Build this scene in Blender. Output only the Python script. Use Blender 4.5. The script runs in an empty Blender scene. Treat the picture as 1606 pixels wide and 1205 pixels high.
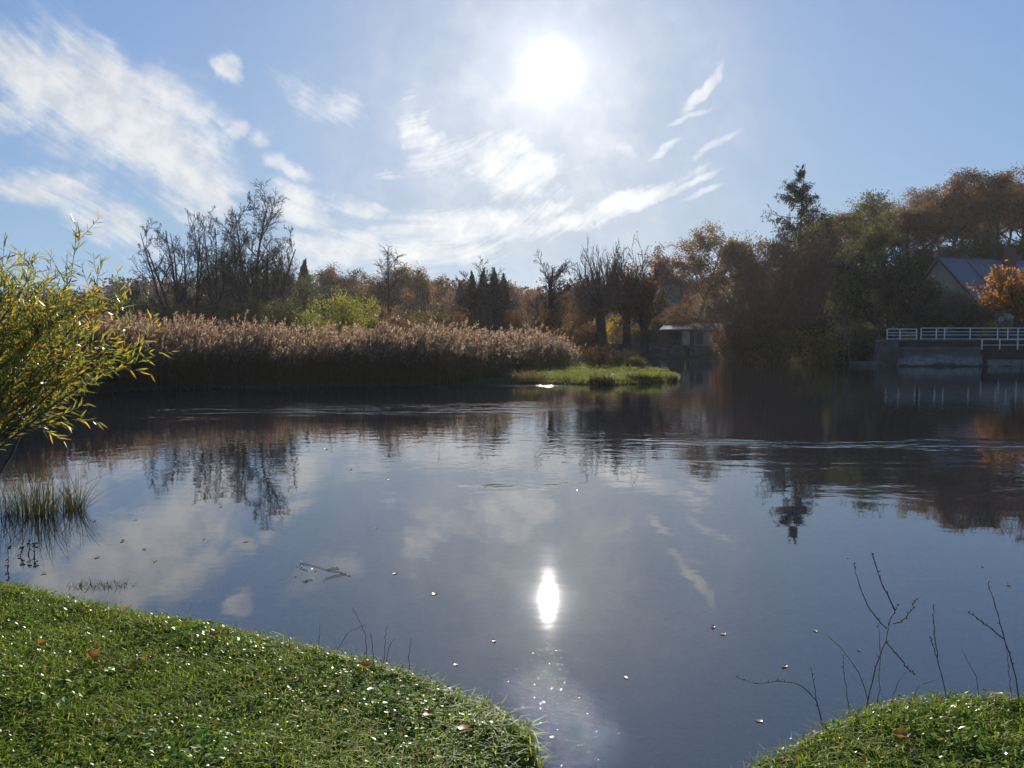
import bpy, math, random
import numpy as np
from mathutils import Vector, Matrix

SC = bpy.context.scene
COL = SC.collection
R = math.radians
# ------------------------------------------------------------------ camera
CAM_H = 1.9
PITCH = -3.23
FPX = 1206.0                       # focal length in pixels of a 1606 px wide frame
cam_d = bpy.data.cameras.new('camera'); cam = bpy.data.objects.new('camera', cam_d); COL.objects.link(cam)
cam.location = (0, 0, CAM_H); cam.rotation_euler = (R(90 + PITCH), 0, 0)
cam_d.sensor_width = 36; cam_d.lens = 36 * FPX / 1606; cam_d.clip_start = 0.05; cam_d.clip_end = 5000
SC.camera = cam
_cp, _sp = math.cos(R(PITCH)), math.sin(R(PITCH))
def ray(u, v):
    a, b = (u - 803) / FPX, (602.5 - v) / FPX
    return np.array([a, _cp - b * _sp, _sp + b * _cp])
def W(u, v, z=0.0):                 # a sight line meets the level z
    d = ray(u, v); t = (z - CAM_H) / d[2]
    return np.array([d[0] * t, d[1] * t, z])
def P(u, v, D):                     # a sight line at the distance D ahead
    d = ray(u, v); t = D / d[1]
    return np.array([d[0] * t, D, CAM_H + d[2] * t])
def azel(u, v):
    d = ray(u, v); return math.degrees(math.atan2(d[0], d[1])), math.degrees(math.atan2(d[2], math.hypot(d[0], d[1])))

# ------------------------------------------------------------------ light
SUN_AZ, SUN_EL = azel(862, 113)
sd = Vector((math.sin(R(SUN_AZ)) * math.cos(R(SUN_EL)), math.cos(R(SUN_AZ)) * math.cos(R(SUN_EL)), math.sin(R(SUN_EL))))
sl = bpy.data.lights.new('sun', 'SUN'); so = bpy.data.objects.new('sun', sl); COL.objects.link(so)
sl.energy = 3.9; sl.angle = R(0.5); sl.color = (1.0, 0.93, 0.82)
so.rotation_euler = sd.to_track_quat('Z', 'Y').to_euler(); so.location = (0, -5, 30)
SC.view_settings.view_transform = 'Standard'; SC.view_settings.look = 'None'
SC.view_settings.gamma = 1; SC.view_settings.use_curve_mapping = False
SC.view_settings.exposure = 1.0
cy = SC.cycles
cy.max_bounces = 8; cy.diffuse_bounces = 3; cy.glossy_bounces = 3; cy.transmission_bounces = 4
cy.transparent_max_bounces = 12; cy.volume_bounces = 0; cy.use_denoising = True
cy.caustics_reflective = False; cy.caustics_refractive = False

# ------------------------------------------------------------------ node helpers
class NT:
    def __init__(s, tree): s.t = tree; s.n = tree.nodes; s.l = tree.links
    def node(s, typ, **kw):
        n = s.n.new(typ)
        for k, v in kw.items(): setattr(n, k, v)
        return n
    def put(s, sock, v):
        if hasattr(v, 'is_linked'): s.l.new(v, sock)
        elif v is not None: sock.default_value = v
    def math(s, op, a, b=None, c=None, clamp=False):
        n = s.node('ShaderNodeMath', operation=op, use_clamp=clamp)
        s.put(n.inputs[0], a); s.put(n.inputs[1], b); s.put(n.inputs[2], c); return n.outputs[0]
    def vmath(s, op, a, b=None):
        n = s.node('ShaderNodeVectorMath', operation=op); s.put(n.inputs[0], a); s.put(n.inputs[1], b)
        return n.outputs['Value'] if op in ('LENGTH', 'DOT_PRODUCT') else n.outputs[0]
    def mapping(s, vec, loc=(0, 0, 0), rot=(0, 0, 0), scale=(1, 1, 1), typ='POINT'):
        n = s.node('ShaderNodeMapping', vector_type=typ); s.put(n.inputs['Vector'], vec)
        n.inputs['Location'].default_value = loc; n.inputs['Rotation'].default_value = rot; n.inputs['Scale'].default_value = scale
        return n.outputs[0]
    def noise(s, vec, scale=1, detail=4, rough=0.5, dist=0, out=0):
        n = s.node('ShaderNodeTexNoise'); s.put(n.inputs['Vector'], vec); n.inputs['Scale'].default_value = scale
        n.inputs['Detail'].default_value = detail; n.inputs['Roughness'].default_value = rough; n.inputs['Distortion'].default_value = dist
        return n.outputs[out]
    def rng(s, v, a, b, c=0.0, d=1.0, smooth=True):
        n = s.node('ShaderNodeMapRange', interpolation_type='SMOOTHSTEP' if smooth else 'LINEAR')
        s.put(n.inputs['Value'], v)
        for k, x in zip(('From Min', 'From Max', 'To Min', 'To Max'), (a, b, c, d)): s.put(n.inputs[k], x)
        return n.outputs[0]
    def mix(s, f, a, b, typ='MIX'):
        n = s.node('ShaderNodeMix', data_type='RGBA', blend_type=typ)
        s.put(n.inputs[0], f); s.put(n.inputs[6], a); s.put(n.inputs[7], b); return n.outputs[2]
    def ramp(s, f, stops):
        n = s.node('ShaderNodeValToRGB'); s.put(n.inputs[0], f); e = n.color_ramp.elements
        while len(e) < len(stops): e.new(0.5)
        for x, (p, c) in zip(e, stops): x.position = p; x.color = (*c, 1)
        return n.outputs[0]

# ------------------------------------------------------------------ sky
world = bpy.data.worlds.new('World'); SC.world = world; world.use_nodes = True
wt = NT(world.node_tree); wt.n.clear()
SKY_S = 0.1
sky = wt.node('ShaderNodeTexSky', sky_type='NISHITA', sun_disc=False)
sky.sun_elevation = R(SUN_EL); sky.sun_rotation = R(SUN_AZ); sky.altitude = 150
sky.air_density = 1.0; sky.dust_density = 0.3; sky.ozone_density = 2.0
gen = wt.node('ShaderNodeTexCoord').outputs['Generated']
sep = wt.node('ShaderNodeSeparateXYZ'); wt.put(sep.inputs[0], gen)
azv = wt.math('MULTIPLY', wt.math('ARCTAN2', sep.outputs[0], sep.outputs[1]), 57.2958)
elv = wt.math('MULTIPLY', wt.math('ARCSINE', sep.outputs[2]), 57.2958)
cmb = wt.node('ShaderNodeCombineXYZ'); wt.put(cmb.inputs[0], azv); wt.put(cmb.inputs[1], elv)
ae = cmb.outputs[0]
# wind-drawn wobble so that no cloud keeps a clean outline
wob = wt.vmath('MULTIPLY', wt.vmath('SUBTRACT', wt.noise(ae, 0.16, 5, 0.6, out=1), (0.5, 0.5, 0.5)), (6.5, 4.5, 0))
wob2 = wt.vmath('MULTIPLY', wt.vmath('SUBTRACT', wt.noise(ae, 0.5, 4, 0.6, out=1), (0.5, 0.5, 0.5)), (1.3, 1.3, 0))
aw = wt.vmath('ADD', ae, wob)
aw2 = wt.vmath('ADD', ae, wob2)
aw3 = wt.vmath('ADD', ae, wt.vmath('MULTIPLY', wt.vmath('SUBTRACT', wt.noise(ae, 0.06, 0, 0.5, out=1), (0.5, 0.5, 0.5)), (9, 9, 0)))
puff = wt.noise(aw2, 0.42, 7, 0.62)
def streak(rot, sx, sy, seed):
    m = wt.mapping(aw3, loc=(seed * 9, seed, 0), rot=(0, 0, R(rot)), scale=(1 / sx, 1 / sy, 1), typ='TEXTURE')
    m2 = wt.mapping(aw3, loc=(seed * 7, seed * 3, 0), rot=(0, 0, R(rot)), scale=(1 / sx / 1.5, 1 / sy / 2.8, 1), typ='TEXTURE')
    m3 = wt.mapping(aw3, loc=(seed * 5, seed * 2, 0), rot=(0, 0, R(rot)), scale=(1 / sx / 3, 1 / sy / 8, 1), typ='TEXTURE')
    return wt.math('ADD', wt.math('ADD', wt.math('MULTIPLY', wt.noise(m, 1.0, 7, 0.62), .34), wt.math('MULTIPLY', puff, .34)), wt.math('ADD', wt.math('MULTIPLY', wt.noise(m2, 1.0, 6, 0.65), .25), wt.math('MULTIPLY', wt.noise(m3, 1.0, 5, 0.65), .07)))
st_l = streak(-27, 0.12, 0.60, 3.0)         # the left bank: fibres falling to the right
st_r = streak(23, 0.10, 0.80, 7.0)        # the right combs: fibres rising to the right
def patch(u, v, a, b, ang, amt, soft=0.0, src=None, grow=1.25):
    az, el = azel(u, v)
    k = 1206 * math.pi / 180
    m = wt.mapping(src or aw, loc=(az, el, 0), rot=(0, 0, R(ang)), scale=(a * grow / k, b * grow / k, 1), typ='TEXTURE')
    return wt.math('MULTIPLY', wt.rng(wt.vmath('LENGTH', m), soft, 1.0, 1.0, 0.0), amt)
def total(ps):
    o = ps[0]
    for q in ps[1:]: o = wt.math('MAXIMUM', o, q)
    return o
left = total([patch(*p) for p in (
    (95, 118, 200, 66, -10, 1.0), (205, 185, 225, 110, -30, 1.1), (285, 270, 130, 80, -35, 1.0), (310, 215, 70, 50, -20, .9), (-60, 60, 120, 40, -8, .7),
    (350, 116, 36, 24, -20, 0.75), (368, 192, 34, 20, 12, 0.8), (3, 172, 40, 42, 20, 0.8),
    (62, 290, 120, 42, -4, 0.82), (175, 352, 120, 42, -28, 0.78), (455, 256, 80, 24, -22, 0.62),
    (515, 158, 110, 55, -22, 0.58), (410, 205, 40, 30, 40, 0.45), (480, 335, 90, 58, -25, 0.85), (568, 334, 62, 26, -5, 0.68),
    (520, 395, 150, 42, 5, 0.9), (-200, 200, 160, 60, -15, .8))])
right = total([patch(*p) for p in (
    (665, 215, 52, 95, 10, 0.72), (800, 262, 130, 70, -8, 0.86), (615, 280, 50, 20, -10, 0.5), (690, 250, 60, 40, 30, 0.78),
    (740, 362, 230, 55, 6, 0.92), (650, 400, 200, 40, 0, 0.9), (960, 322, 215, 30, 17, 0.98), (850, 330, 90, 22, 25, 0.7))])
comb = total([patch(*p, src=aw2) for p in (
    (1098, 148, 66, 13, 48, 0.85), (1128, 110, 30, 8, 68, 0.7), (1085, 183, 60, 8, 18, 0.72), (1122, 226, 62, 13, 27, 0.72),
    (1042, 236, 42, 10, 30, 0.72), (978, 240, 34, 22, -40, 0.66), (1085, 288, 75, 9, 20, 0.85), (1100, 301, 60, 7, 20, .7),
    (905, 262, 32, 7, 12, 0.5))])
def dens(mask, st, lo=0.44, hi=1.05, k=3.3):
    s = wt.math('ADD', mask, wt.math('MULTIPLY', wt.math('SUBTRACT', st, 0.5), k))
    return wt.math('MULTIPLY', wt.rng(s, lo - 0.35, hi - 0.05), wt.rng(mask, 0.0, 0.55))
d1 = dens(left, st_l); d2 = dens(right, st_r, .46, 1.05, k=3.5); d3 = dens(comb, st_r, .38, .95, k=1.6)
veil = wt.math('MULTIPLY', patch(830, 230, 400, 300, 0, 0.5, 0.1), wt.rng(wt.noise(aw2, 0.22, 6, 0.6), 0.25, 0.8))
cl = wt.math('MAXIMUM', wt.math('MAXIMUM', d1, d2), wt.math('MAXIMUM', wt.math('MULTIPLY', d3, 0.8), veil))
cl = wt.math('MULTIPLY', cl, 0.85)
dot = wt.math('MINIMUM', wt.vmath('DOT_PRODUCT', gen, tuple(sd)), 1.0)
th = wt.math('MULTIPLY', wt.math('ARCCOSINE', dot), 57.2958)
def fall(s, a, p=1.0):              # forward-scattered sunlight, fading with the angle from the sun
    x = wt.math('POWER', wt.math('DIVIDE', th, s), p)
    return wt.math('MULTIPLY', wt.math('POWER', 2.71828, wt.math('MULTIPLY', x, -1.0)), a)
aur = wt.math('ADD', wt.math('ADD', fall(0.62, 2.6, 1.1), fall(3.0, 0.24)), fall(9.5, 0.08))
sh = wt.noise(aw2, 0.55, 5, 0.55)
ccol = wt.mix(wt.rng(sh, 0.35, 0.65), (0.52, 0.54, 0.575, 1), (0.69, 0.685, 0.67, 1))
lum = wt.math('ADD', 0.60, fall(16.0, 0.30))
csc = wt.vmath('MULTIPLY', ccol, wt.node('ShaderNodeCombineXYZ').outputs[0])
ccn = wt.node('ShaderNodeVectorMath', operation='SCALE'); wt.put(ccn.inputs[0], ccol); wt.put(ccn.inputs[3], wt.math('DIVIDE', lum, SKY_S))
auc = wt.node('ShaderNodeVectorMath', operation='SCALE'); auc.inputs[0].default_value = (1.0, 0.955, 0.90); wt.put(auc.inputs[3], wt.math('DIVIDE', aur, SKY_S))
# thin high air: the glare round the sun is rolled off, the horizon kept cool
tint = wt.mix(wt.rng(elv, 5, 17), (0.80, 0.95, 1.20, 1), (0.86, 0.99, 1.16, 1)); tint = wt.mix(wt.rng(elv, 0, 9), (0.60, 0.95, 1.75, 1), tint)
bw = wt.node('ShaderNodeRGBToBW'); wt.put(bw.inputs[0], sky.outputs[0])
rol = wt.math('DIVIDE', 0.98, wt.math('ADD', 1.0, wt.math('MULTIPLY', bw.outputs[0], 2.8 * SKY_S)))
skr = wt.node('ShaderNodeVectorMath', operation='SCALE'); wt.put(skr.inputs[0], sky.outputs[0]); wt.put(skr.inputs[3], rol)
skyc = wt.mix(1.0, skr.outputs[0], tint, 'MULTIPLY')
base = wt.mix(cl, skyc, ccn.outputs[0])
fin = wt.vmath('ADD', base, auc.outputs[0])
bg = wt.node('ShaderNodeBackground'); wt.put(bg.inputs[0], fin); bg.inputs[1].default_value = SKY_S
wo = wt.node('ShaderNodeOutputWorld'); wt.l.new(bg.outputs[0], wo.inputs[0])
world.cycles.sampling_method = 'MANUAL'; world.cycles.sample_map_resolution = 1024

# ------------------------------------------------------------------ materials
def new_mat(name):
    m = bpy.data.materials.new(name); m.use_nodes = True; t = NT(m.node_tree); t.n.clear()
    out = t.node('ShaderNodeOutputMaterial'); return m, t, out
def leaf_mat(name, cols, trans=0.5, rough=0.6, spec=0.08, tint=1.25):
    """a leaf or blade: every separate one takes its own colour, and light comes through it"""
    m, t, out = new_mat(name)
    rp = t.node('ShaderNodeNewGeometry').outputs['Random Per Island']
    n = len(cols); c = t.ramp(rp, [(i / max(1, n - 1), q) for i, q in enumerate(cols)])
    p = t.node('ShaderNodeBsdfPrincipled'); t.put(p.inputs['Base Color'], c); p.inputs['Roughness'].default_value = rough
    p.inputs['Specular IOR Level'].default_value = spec
    tr = t.node('ShaderNodeBsdfTranslucent'); t.put(tr.inputs[0], t.mix(1.0, c, (tint, tint, tint * .8, 1), 'MULTIPLY'))
    mx = t.node('ShaderNodeMixShader'); mx.inputs[0].default_value = trans
    t.l.new(p.outputs[0], mx.inputs[1]); t.l.new(tr.outputs[0], mx.inputs[2]); t.l.new(mx.outputs[0], out.inputs[0]); return m
def rough_mat(name, a, b, scale=3.0, rough=0.9, bump=0.0, stretch=(1, 1, 1), spec=0.2):
    m, t, out = new_mat(name)
    tc = t.mapping(t.node('ShaderNodeTexCoord').outputs['Object'], scale=stretch)
    nz = t.noise(tc, scale, 6, 0.6)
    p = t.node('ShaderNodeBsdfPrincipled'); t.put(p.inputs['Base Color'], t.ramp(t.rng(nz, 0.3, 0.7), [(0, a), (1, b)]))
    p.inputs['Roughness'].default_value = rough; p.inputs['Specular IOR Level'].default_value = spec
    if bump:
        bn = t.node('ShaderNodeBump'); bn.inputs['Distance'].default_value = bump; t.put(bn.inputs['Height'], nz); t.l.new(bn.outputs[0], p.inputs['Normal'])
    t.l.new(p.outputs[0], out.inputs[0]); return m

M = {}
M['bark'] = rough_mat('dark_bark', (0.035, 0.028, 0.022), (0.075, 0.06, 0.045), 2.0, bump=0.03, stretch=(3, 3, .6))
M['twig'] = rough_mat('brown_twig', (0.06, 0.045, 0.033), (0.10, 0.072, 0.05), 2.0)
M['red_twig'] = rough_mat('red_brown_twig', (0.13, 0.078, 0.055), (0.21, 0.13, 0.09), 2.0)
M['grey_bark'] = rough_mat('grey_bark', (0.07, 0.065, 0.055), (0.13, 0.12, 0.10), 2.0, bump=0.02, stretch=(3, 3, .6))
M['olive_leaf'] = leaf_mat('olive_leaf', [(0.053, 0.068, 0.024), (0.075, 0.083, 0.030), (0.112, 0.105, 0.033), (0.060, 0.075, 0.027)])
M['dark_leaf'] = leaf_mat('dark_evergreen_leaf', [(0.018, 0.029, 0.016), (0.031, 0.044, 0.021), (0.046, 0.055, 0.026), (0.023, 0.034, 0.019)], 0.25)
M['needle'] = leaf_mat('spruce_needle', [(.016, .026, .018), (.028, .04, .024), (.045, .038, .02), (.02, .03, .02)], 0.2)
M['rust_leaf'] = leaf_mat('rust_leaf', [(0.115, 0.060, 0.030), (0.161, 0.083, 0.034), (0.103, 0.067, 0.032), (0.184, 0.103, 0.040), (0.081, 0.060, 0.030)], 0.5)
M['amber_leaf'] = leaf_mat('amber_leaf', [(0.156, 0.090, 0.034), (0.192, 0.106, 0.036), (0.132, 0.084, 0.036), (0.240, 0.132, 0.041), (0.096, 0.072, 0.031)], 0.5)
M['maroon_leaf'] = leaf_mat('maroon_leaf', [(.13, .055, .038), (.18, .075, .045), (.10, .055, .035), (.2, .10, .05)], 0.5)
M['orange_leaf'] = leaf_mat('orange_leaf', [(.30, .11, .018), (.38, .16, .02), (.24, .13, .02), (.42, .2, .03), (.2, .075, .018)], 0.55)
M['lime_leaf'] = leaf_mat('lime_leaf', [(0.168, 0.192, 0.030), (0.240, 0.240, 0.036), (0.312, 0.264, 0.036), (0.120, 0.156, 0.030)], 0.55)
M['gold_leaf'] = leaf_mat('gold_leaf', [(0.360, 0.228, 0.030), (0.432, 0.288, 0.036), (0.264, 0.204, 0.030), (0.192, 0.168, 0.036)], 0.55)
M['willow_leaf'] = leaf_mat('willow_leaf', [(0.150, 0.188, 0.037), (0.175, 0.213, 0.044), (0.125, 0.163, 0.037), (0.250, 0.250, 0.044), (0.188, 0.213, 0.044), (0.525, 0.350, 0.044), (0.138, 0.175, 0.037), (0.200, 0.225, 0.037), (0.625, 0.312, 0.037), (0.300, 0.288, 0.050)], 0.55, 0.38, 0.4)
M['reed_stem'] = leaf_mat('reed_stem', [(0.160, 0.112, 0.064), (0.240, 0.168, 0.088), (0.128, 0.096, 0.056), (0.192, 0.152, 0.064)], 0.3)
M['reed_plume'] = leaf_mat('reed_plume', [(.19, .105, .08), (.26, .155, .12), (.15, .08, .06), (.48, .38, .32), (.18, .09, .07)], 0.55)
M['grass'] = leaf_mat('lawn_grass', [(0.149, 0.207, 0.018), (0.230, 0.299, 0.025), (0.322, 0.391, 0.034), (0.196, 0.253, 0.023), (0.425, 0.402, 0.069)], 0.54, 0.5, 0.15)
M['clover'] = leaf_mat('clover_leaf', [(0.100, 0.188, 0.025), (0.150, 0.250, 0.033), (0.213, 0.325, 0.044), (0.112, 0.213, 0.025)], 0.4, 0.4, 0.55)
M['spit_grass'] = leaf_mat('waterside_grass', [(.12, .16, .03), (.17, .2, .035), (.2, .19, .05), (.10, .14, .03)], 0.5)
M['tussock'] = leaf_mat('tussock_blade', [(.10, .10, .03), (.14, .12, .04), (.17, .11, .05), (.08, .09, .03)], 0.45)
M['rush'] = leaf_mat('rush_blade', [(.05, .06, .016), (.07, .075, .02), (.11, .09, .024), (.035, .042, .016), (.15, .09, .03)], 0.35)
M['concrete'] = rough_mat('weathered_concrete', (0.075, 0.072, 0.068), (0.17, 0.165, 0.155), 0.8, 0.85, 0.02)
m, t, out = new_mat('stained_concrete')
pos = t.node('ShaderNodeNewGeometry').outputs['Position']; sp = t.node('ShaderNodeSeparateXYZ'); t.put(sp.inputs[0], pos)
nz = t.noise(t.mapping(pos, scale=(.9, .9, 1.6)), 1, 6, .65); edge = t.math('ADD', sp.outputs[2], t.math('MULTIPLY', t.math('SUBTRACT', nz, .5), 1.3))
c0 = t.mix(t.rng(nz, .3, .7), (.05, .048, .044, 1), (.10, .095, .088, 1)); c1 = t.mix(t.rng(t.noise(pos, 3, 5, .6), .3, .7), (.13, .128, .12, 1), (.23, .225, .21, 1))
drip = t.noise(t.mapping(pos, scale=(2.6, 2.6, .12)), 1, 4, .6); c1 = t.mix(t.rng(drip, .5, .75), c1, (.07, .068, .06, 1))
cc = t.mix(t.rng(edge, .55, .85), c1, c0); cc = t.mix(t.rng(edge, .02, .2), (.03, .032, .024, 1), cc)
p = t.node('ShaderNodeBsdfPrincipled'); t.put(p.inputs['Base Color'], cc); p.inputs['Roughness'].default_value = .9; t.l.new(p.outputs[0], out.inputs[0]); M['stained'] = m
M['dark_stone'] = rough_mat('dark_quay_stone', (0.02, 0.019, 0.018), (0.05, 0.047, 0.043), 1.4, 0.9, 0.03)
M['grey_stone'] = rough_mat('grey_stone', (0.06, 0.058, 0.055), (0.13, 0.125, 0.115), 1.6, 0.9, 0.02)
M['white_paint'] = rough_mat('white_paint', (0.6, 0.6, 0.6), (0.8, 0.8, 0.8), 4, 0.5)
M['render_wall'] = rough_mat('cream_render', (0.27, 0.24, 0.2), (0.36, 0.33, 0.28), 1.5, 0.9, stretch=(6, 6, .4))
M['pale_wall'] = rough_mat('pale_render', (0.26, 0.27, 0.29), (0.36, 0.37, 0.39), 1.5, 0.9)
M['mauve_wall'] = rough_mat('grey_render', (0.22, 0.2, 0.22), (0.3, 0.27, 0.29), 1.5, 0.9)
def roof_mat(name, a, b, rows, rough=0.6):
    m, t, out = new_mat(name)
    uv = t.node('ShaderNodeTexCoord').outputs['UV']
    br = t.node('ShaderNodeTexBrick'); t.put(br.inputs['Vector'], uv); br.inputs['Color1'].default_value = (*a, 1); br.inputs['Color2'].default_value = (*b, 1)
    br.inputs['Mortar'].default_value = (a[0] * .5, a[1] * .5, a[2] * .5, 1); br.inputs['Scale'].default_value = 1.0
    br.inputs['Mortar Size'].default_value = 0.012; br.inputs['Brick Width'].default_value = 0.3; br.inputs['Row Height'].default_value = rows
    p = t.node('ShaderNodeBsdfPrincipled'); t.put(p.inputs['Base Color'], br.outputs[0]); p.inputs['Roughness'].default_value = rough
    t.l.new(p.outputs[0], out.inputs[0]); return m
M['slate'] = roof_mat('blue_slate', (0.075, 0.09, 0.14), (0.095, 0.11, 0.16), 0.22, 0.5)
M['brown_tile'] = roof_mat('brown_tile', (0.10, 0.07, 0.06), (0.14, 0.09, 0.075), 0.28, 0.8)
M['brick'] = rough_mat('red_brick', (0.16, 0.07, 0.05), (0.22, 0.1, 0.07), 6, 0.9)
M['tin'] = rough_mat('pale_roof_sheet', (0.4, 0.4, 0.38), (0.6, 0.6, 0.57), 2.5, 0.4)
M['timber'] = rough_mat('grey_timber', (0.07, 0.06, 0.055), (0.13, 0.115, 0.1), 3, 0.85, stretch=(4, 4, .5))
M['straw_panel'] = rough_mat('straw_coloured_panel', (0.42, 0.38, 0.24), (0.55, 0.5, 0.34), 3, 0.8)
M['dead_leaf'] = leaf_mat('dead_leaf', [(.3, .13, .03), (.2, .08, .03), (.34, .17, .03), (.14, .07, .035)], 0.35, 0.4, 0.5)
M['float_leaf'] = leaf_mat('floating_leaf', [(.5, .45, .33), (.42, .34, .22), (.3, .19, .1), (.55, .5, .4)], 0.25, 0.3, 0.6)
M['stem'] = rough_mat('dry_stem', (0.06, 0.042, 0.03), (0.14, 0.1, 0.07), 30, 0.7, spec=.4)

# ------------------------------------------------------------------ mesh helpers
def mesh(name, V, F, mats, idx=None, smooth=False, uv=None):
    V = np.asarray(V, np.float32).reshape(-1, 3); F = np.asarray(F, np.int32)
    me = bpy.data.meshes.new(name); k = F.shape[1]
    me.vertices.add(len(V)); me.vertices.foreach_set('co', V.ravel())
    me.loops.add(F.size); me.loops.foreach_set('vertex_index', F.ravel())
    me.polygons.add(len(F)); me.polygons.foreach_set('loop_start', np.arange(0, F.size, k, dtype=np.int32))
    me.polygons.foreach_set('use_smooth', np.full(len(F), bool(smooth)))
    for m in (mats if isinstance(mats, (list, tuple)) else [mats]): me.materials.append(m)
    if idx is not None: me.polygons.foreach_set('material_index', np.asarray(idx, np.int32))
    me.update(calc_edges=True)
    return me
def link(name, data, parent=None):
    o = bpy.data.objects.new(name, data); COL.objects.link(o)
    if parent is not None: o.parent = parent
    return o
def tag(o, label=None, cat=None, group=None, kind=None):
    if label: o['label'] = label
    if cat: o['category'] = cat
    if group: o['group'] = group
    if kind: o['kind'] = kind
    return o
def thing(name, label, cat, loc=(0, 0, 0), rz=0, group=None):
    o = link(name, None); o.location = loc; o.rotation_euler = (0, 0, rz); o.empty_display_size = .2
    return tag(o, label, cat, group)
def copy_thing(o, loc, rz=0, sc=1.0, label=None, group=None):
    c = o.copy(); COL.objects.link(c); c.location = loc; c.rotation_euler = (0, 0, rz)
    c.scale = (sc, sc, sc) if not isinstance(sc, tuple) else sc
    if label: c['label'] = label
    if group: c['group'] = group
    for ch in list(o.children):
        q = ch.copy(); COL.objects.link(q); q.parent = c
    return c
class MB:
    """collects boxes, prisms and tubes and links them as one mesh"""
    def __init__(s): s.v = []; s.f = []
    def poly(s, V, F):
        b = len(s.v); s.v += [tuple(map(float, x)) for x in V]; s.f += [tuple(b + i for i in f) for f in F]; return s
    def box(s, x0, y0, z0, x1, y1, z1):
        return s.poly([(x0, y0, z0), (x1, y0, z0), (x1, y1, z0), (x0, y1, z0), (x0, y0, z1), (x1, y0, z1), (x1, y1, z1), (x0, y1, z1)],
                      [(0, 3, 2, 1), (4, 5, 6, 7), (0, 1, 5, 4), (1, 2, 6, 5), (2, 3, 7, 6), (3, 0, 4, 7)])
    def bar(s, a, b, w, h=None):
        a, b = np.array(a, float), np.array(b, float); d = b - a; d /= np.linalg.norm(d); h = h or w
        up = np.array([0, 0, 1.]) if abs(d[2]) < .9 else np.array([0, 1., 0]); x = np.cross(d, up); x /= np.linalg.norm(x); y = np.cross(x, d)
        vs = [p + i * x * w / 2 + j * y * h / 2 for p in (a, b) for i, j in ((-1, -1), (1, -1), (1, 1), (-1, 1))]
        return s.poly(vs, [(0, 3, 2, 1), (4, 5, 6, 7), (0, 1, 5, 4), (1, 2, 6, 5), (2, 3, 7, 6), (3, 0, 4, 7)])
    def build(s, name, mat, parent=None, bevel=0):
        me = bpy.data.meshes.new(name); me.from_pydata(s.v, [], s.f); me.materials.append(mat); me.update()
        o = link(name, me, parent)
        if bevel:
            b = o.modifiers.new('bevel', 'BEVEL'); b.width = bevel; b.segments = 2; b.limit_method = 'ANGLE'
        return o
def nrm(a): return a / np.maximum(np.linalg.norm(a, axis=-1, keepdims=True), 1e-9)

def tubes(pts, rad, sides):
    """pts (B,n,3), rad (B,n) -> quads of B tapered tubes"""
    B, n, _ = pts.shape
    d = nrm(np.gradient(pts, axis=1)); ref = np.where(np.abs(d[:, :1, 2:3]) > .9, np.array([1., 0, 0]), np.array([0, 0, 1.]))
    x = nrm(np.cross(d, np.broadcast_to(ref, d.shape))); y = np.cross(d, x)
    a = np.arange(sides) * 2 * np.pi / sides
    ring = pts[:, :, None] + rad[:, :, None, None] * (np.cos(a)[None, None, :, None] * x[:, :, None] + np.sin(a)[None, None, :, None] * y[:, :, None])
    V = ring.reshape(-1, 3)
    i = np.arange(B)[:, None, None] * n * sides + np.arange(n - 1)[None, :, None] * sides + np.arange(sides)[None, None, :]
    j = np.roll(i, -1, axis=2)
    F = np.stack([i, j, j + sides, i + sides], -1).reshape(-1, 4)
    return V, F
def join(parts):
    V = []; F = []; b = 0
    for v, f in parts: V.append(v); F.append(f + b); b += len(v)
    return np.concatenate(V), np.concatenate(F)
def rand_dir(rng, n): return nrm(rng.normal(size=(n, 3)))
def leaf_quads(rng, C, L, Wd, D=None):
    """one rhombus per point, L long and Wd wide; D = the way it points"""
    n = len(C); D = rand_dir(rng, n) if D is None else nrm(D)
    S = nrm(np.cross(D, rand_dir(rng, n))); L = np.broadcast_to(L, n)[:, None]; Wd = np.broadcast_to(Wd, n)[:, None]
    V = np.stack([C, C + D * L * .45 + S * Wd / 2, C + D * L, C + D * L * .45 - S * Wd / 2], 1)
    return V.reshape(-1, 3), np.arange(4 * n).reshape(-1, 4)

# ---- growing a tree level by level (all branches of a level at once)
def shoots(rng, p0, d0, L, r0, n, wig, up, taper=0.35):
    B = len(p0); d = nrm(d0); pts = [p0]; ds = [d]; p = p0
    L = np.broadcast_to(L, B)[:, None]
    for i in range(n):
        d = nrm(d + rng.normal(size=(B, 3)) * wig + np.array([0, 0, 1.]) * up); p = p + d * L / n; pts.append(p); ds.append(d)
    t = np.linspace(0, 1, n + 1)[None]; r = np.broadcast_to(r0, B)[:, None] * (1 - t * (1 - taper))
    return dict(p=np.stack(pts, 1), d=np.stack(ds, 1), r=r, L=L[:, 0])
def kids(rng, S, k, t0, t1, ang, lr, rr, n, wig, up, fall=0.4, taper=0.35, side=None):
    B, m, _ = S['p'].shape; m -= 1
    t = t0 + (t1 - t0) * (np.arange(k)[None] + rng.random((B, k))) / k
    x = t * m; i = np.minimum(x.astype(int), m - 1); f = (x - i)[..., None]; b = np.arange(B)[:, None]
    p = S['p'][b, i] * (1 - f) + S['p'][b, i + 1] * f; d = S['d'][b, i + 1]
    r = S['r'][b, i] * (1 - f[..., 0]) + S['r'][b, i + 1] * f[..., 0]
    q = nrm(np.cross(d, rand_dir(rng, B * k).reshape(B, k, 3)))
    a = np.radians(ang) * (0.75 + 0.5 * rng.random((B, k)))[..., None]
    nd = d * np.cos(a) + q * np.sin(a)
    L = S['L'][:, None] * lr * (1 - fall * t) * (0.7 + 0.6 * rng.random((B, k)))
    return shoots(rng, p.reshape(-1, 3), nd.reshape(-1, 3), L.ravel(), (r * rr).ravel(), n, wig, up, taper)
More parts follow.
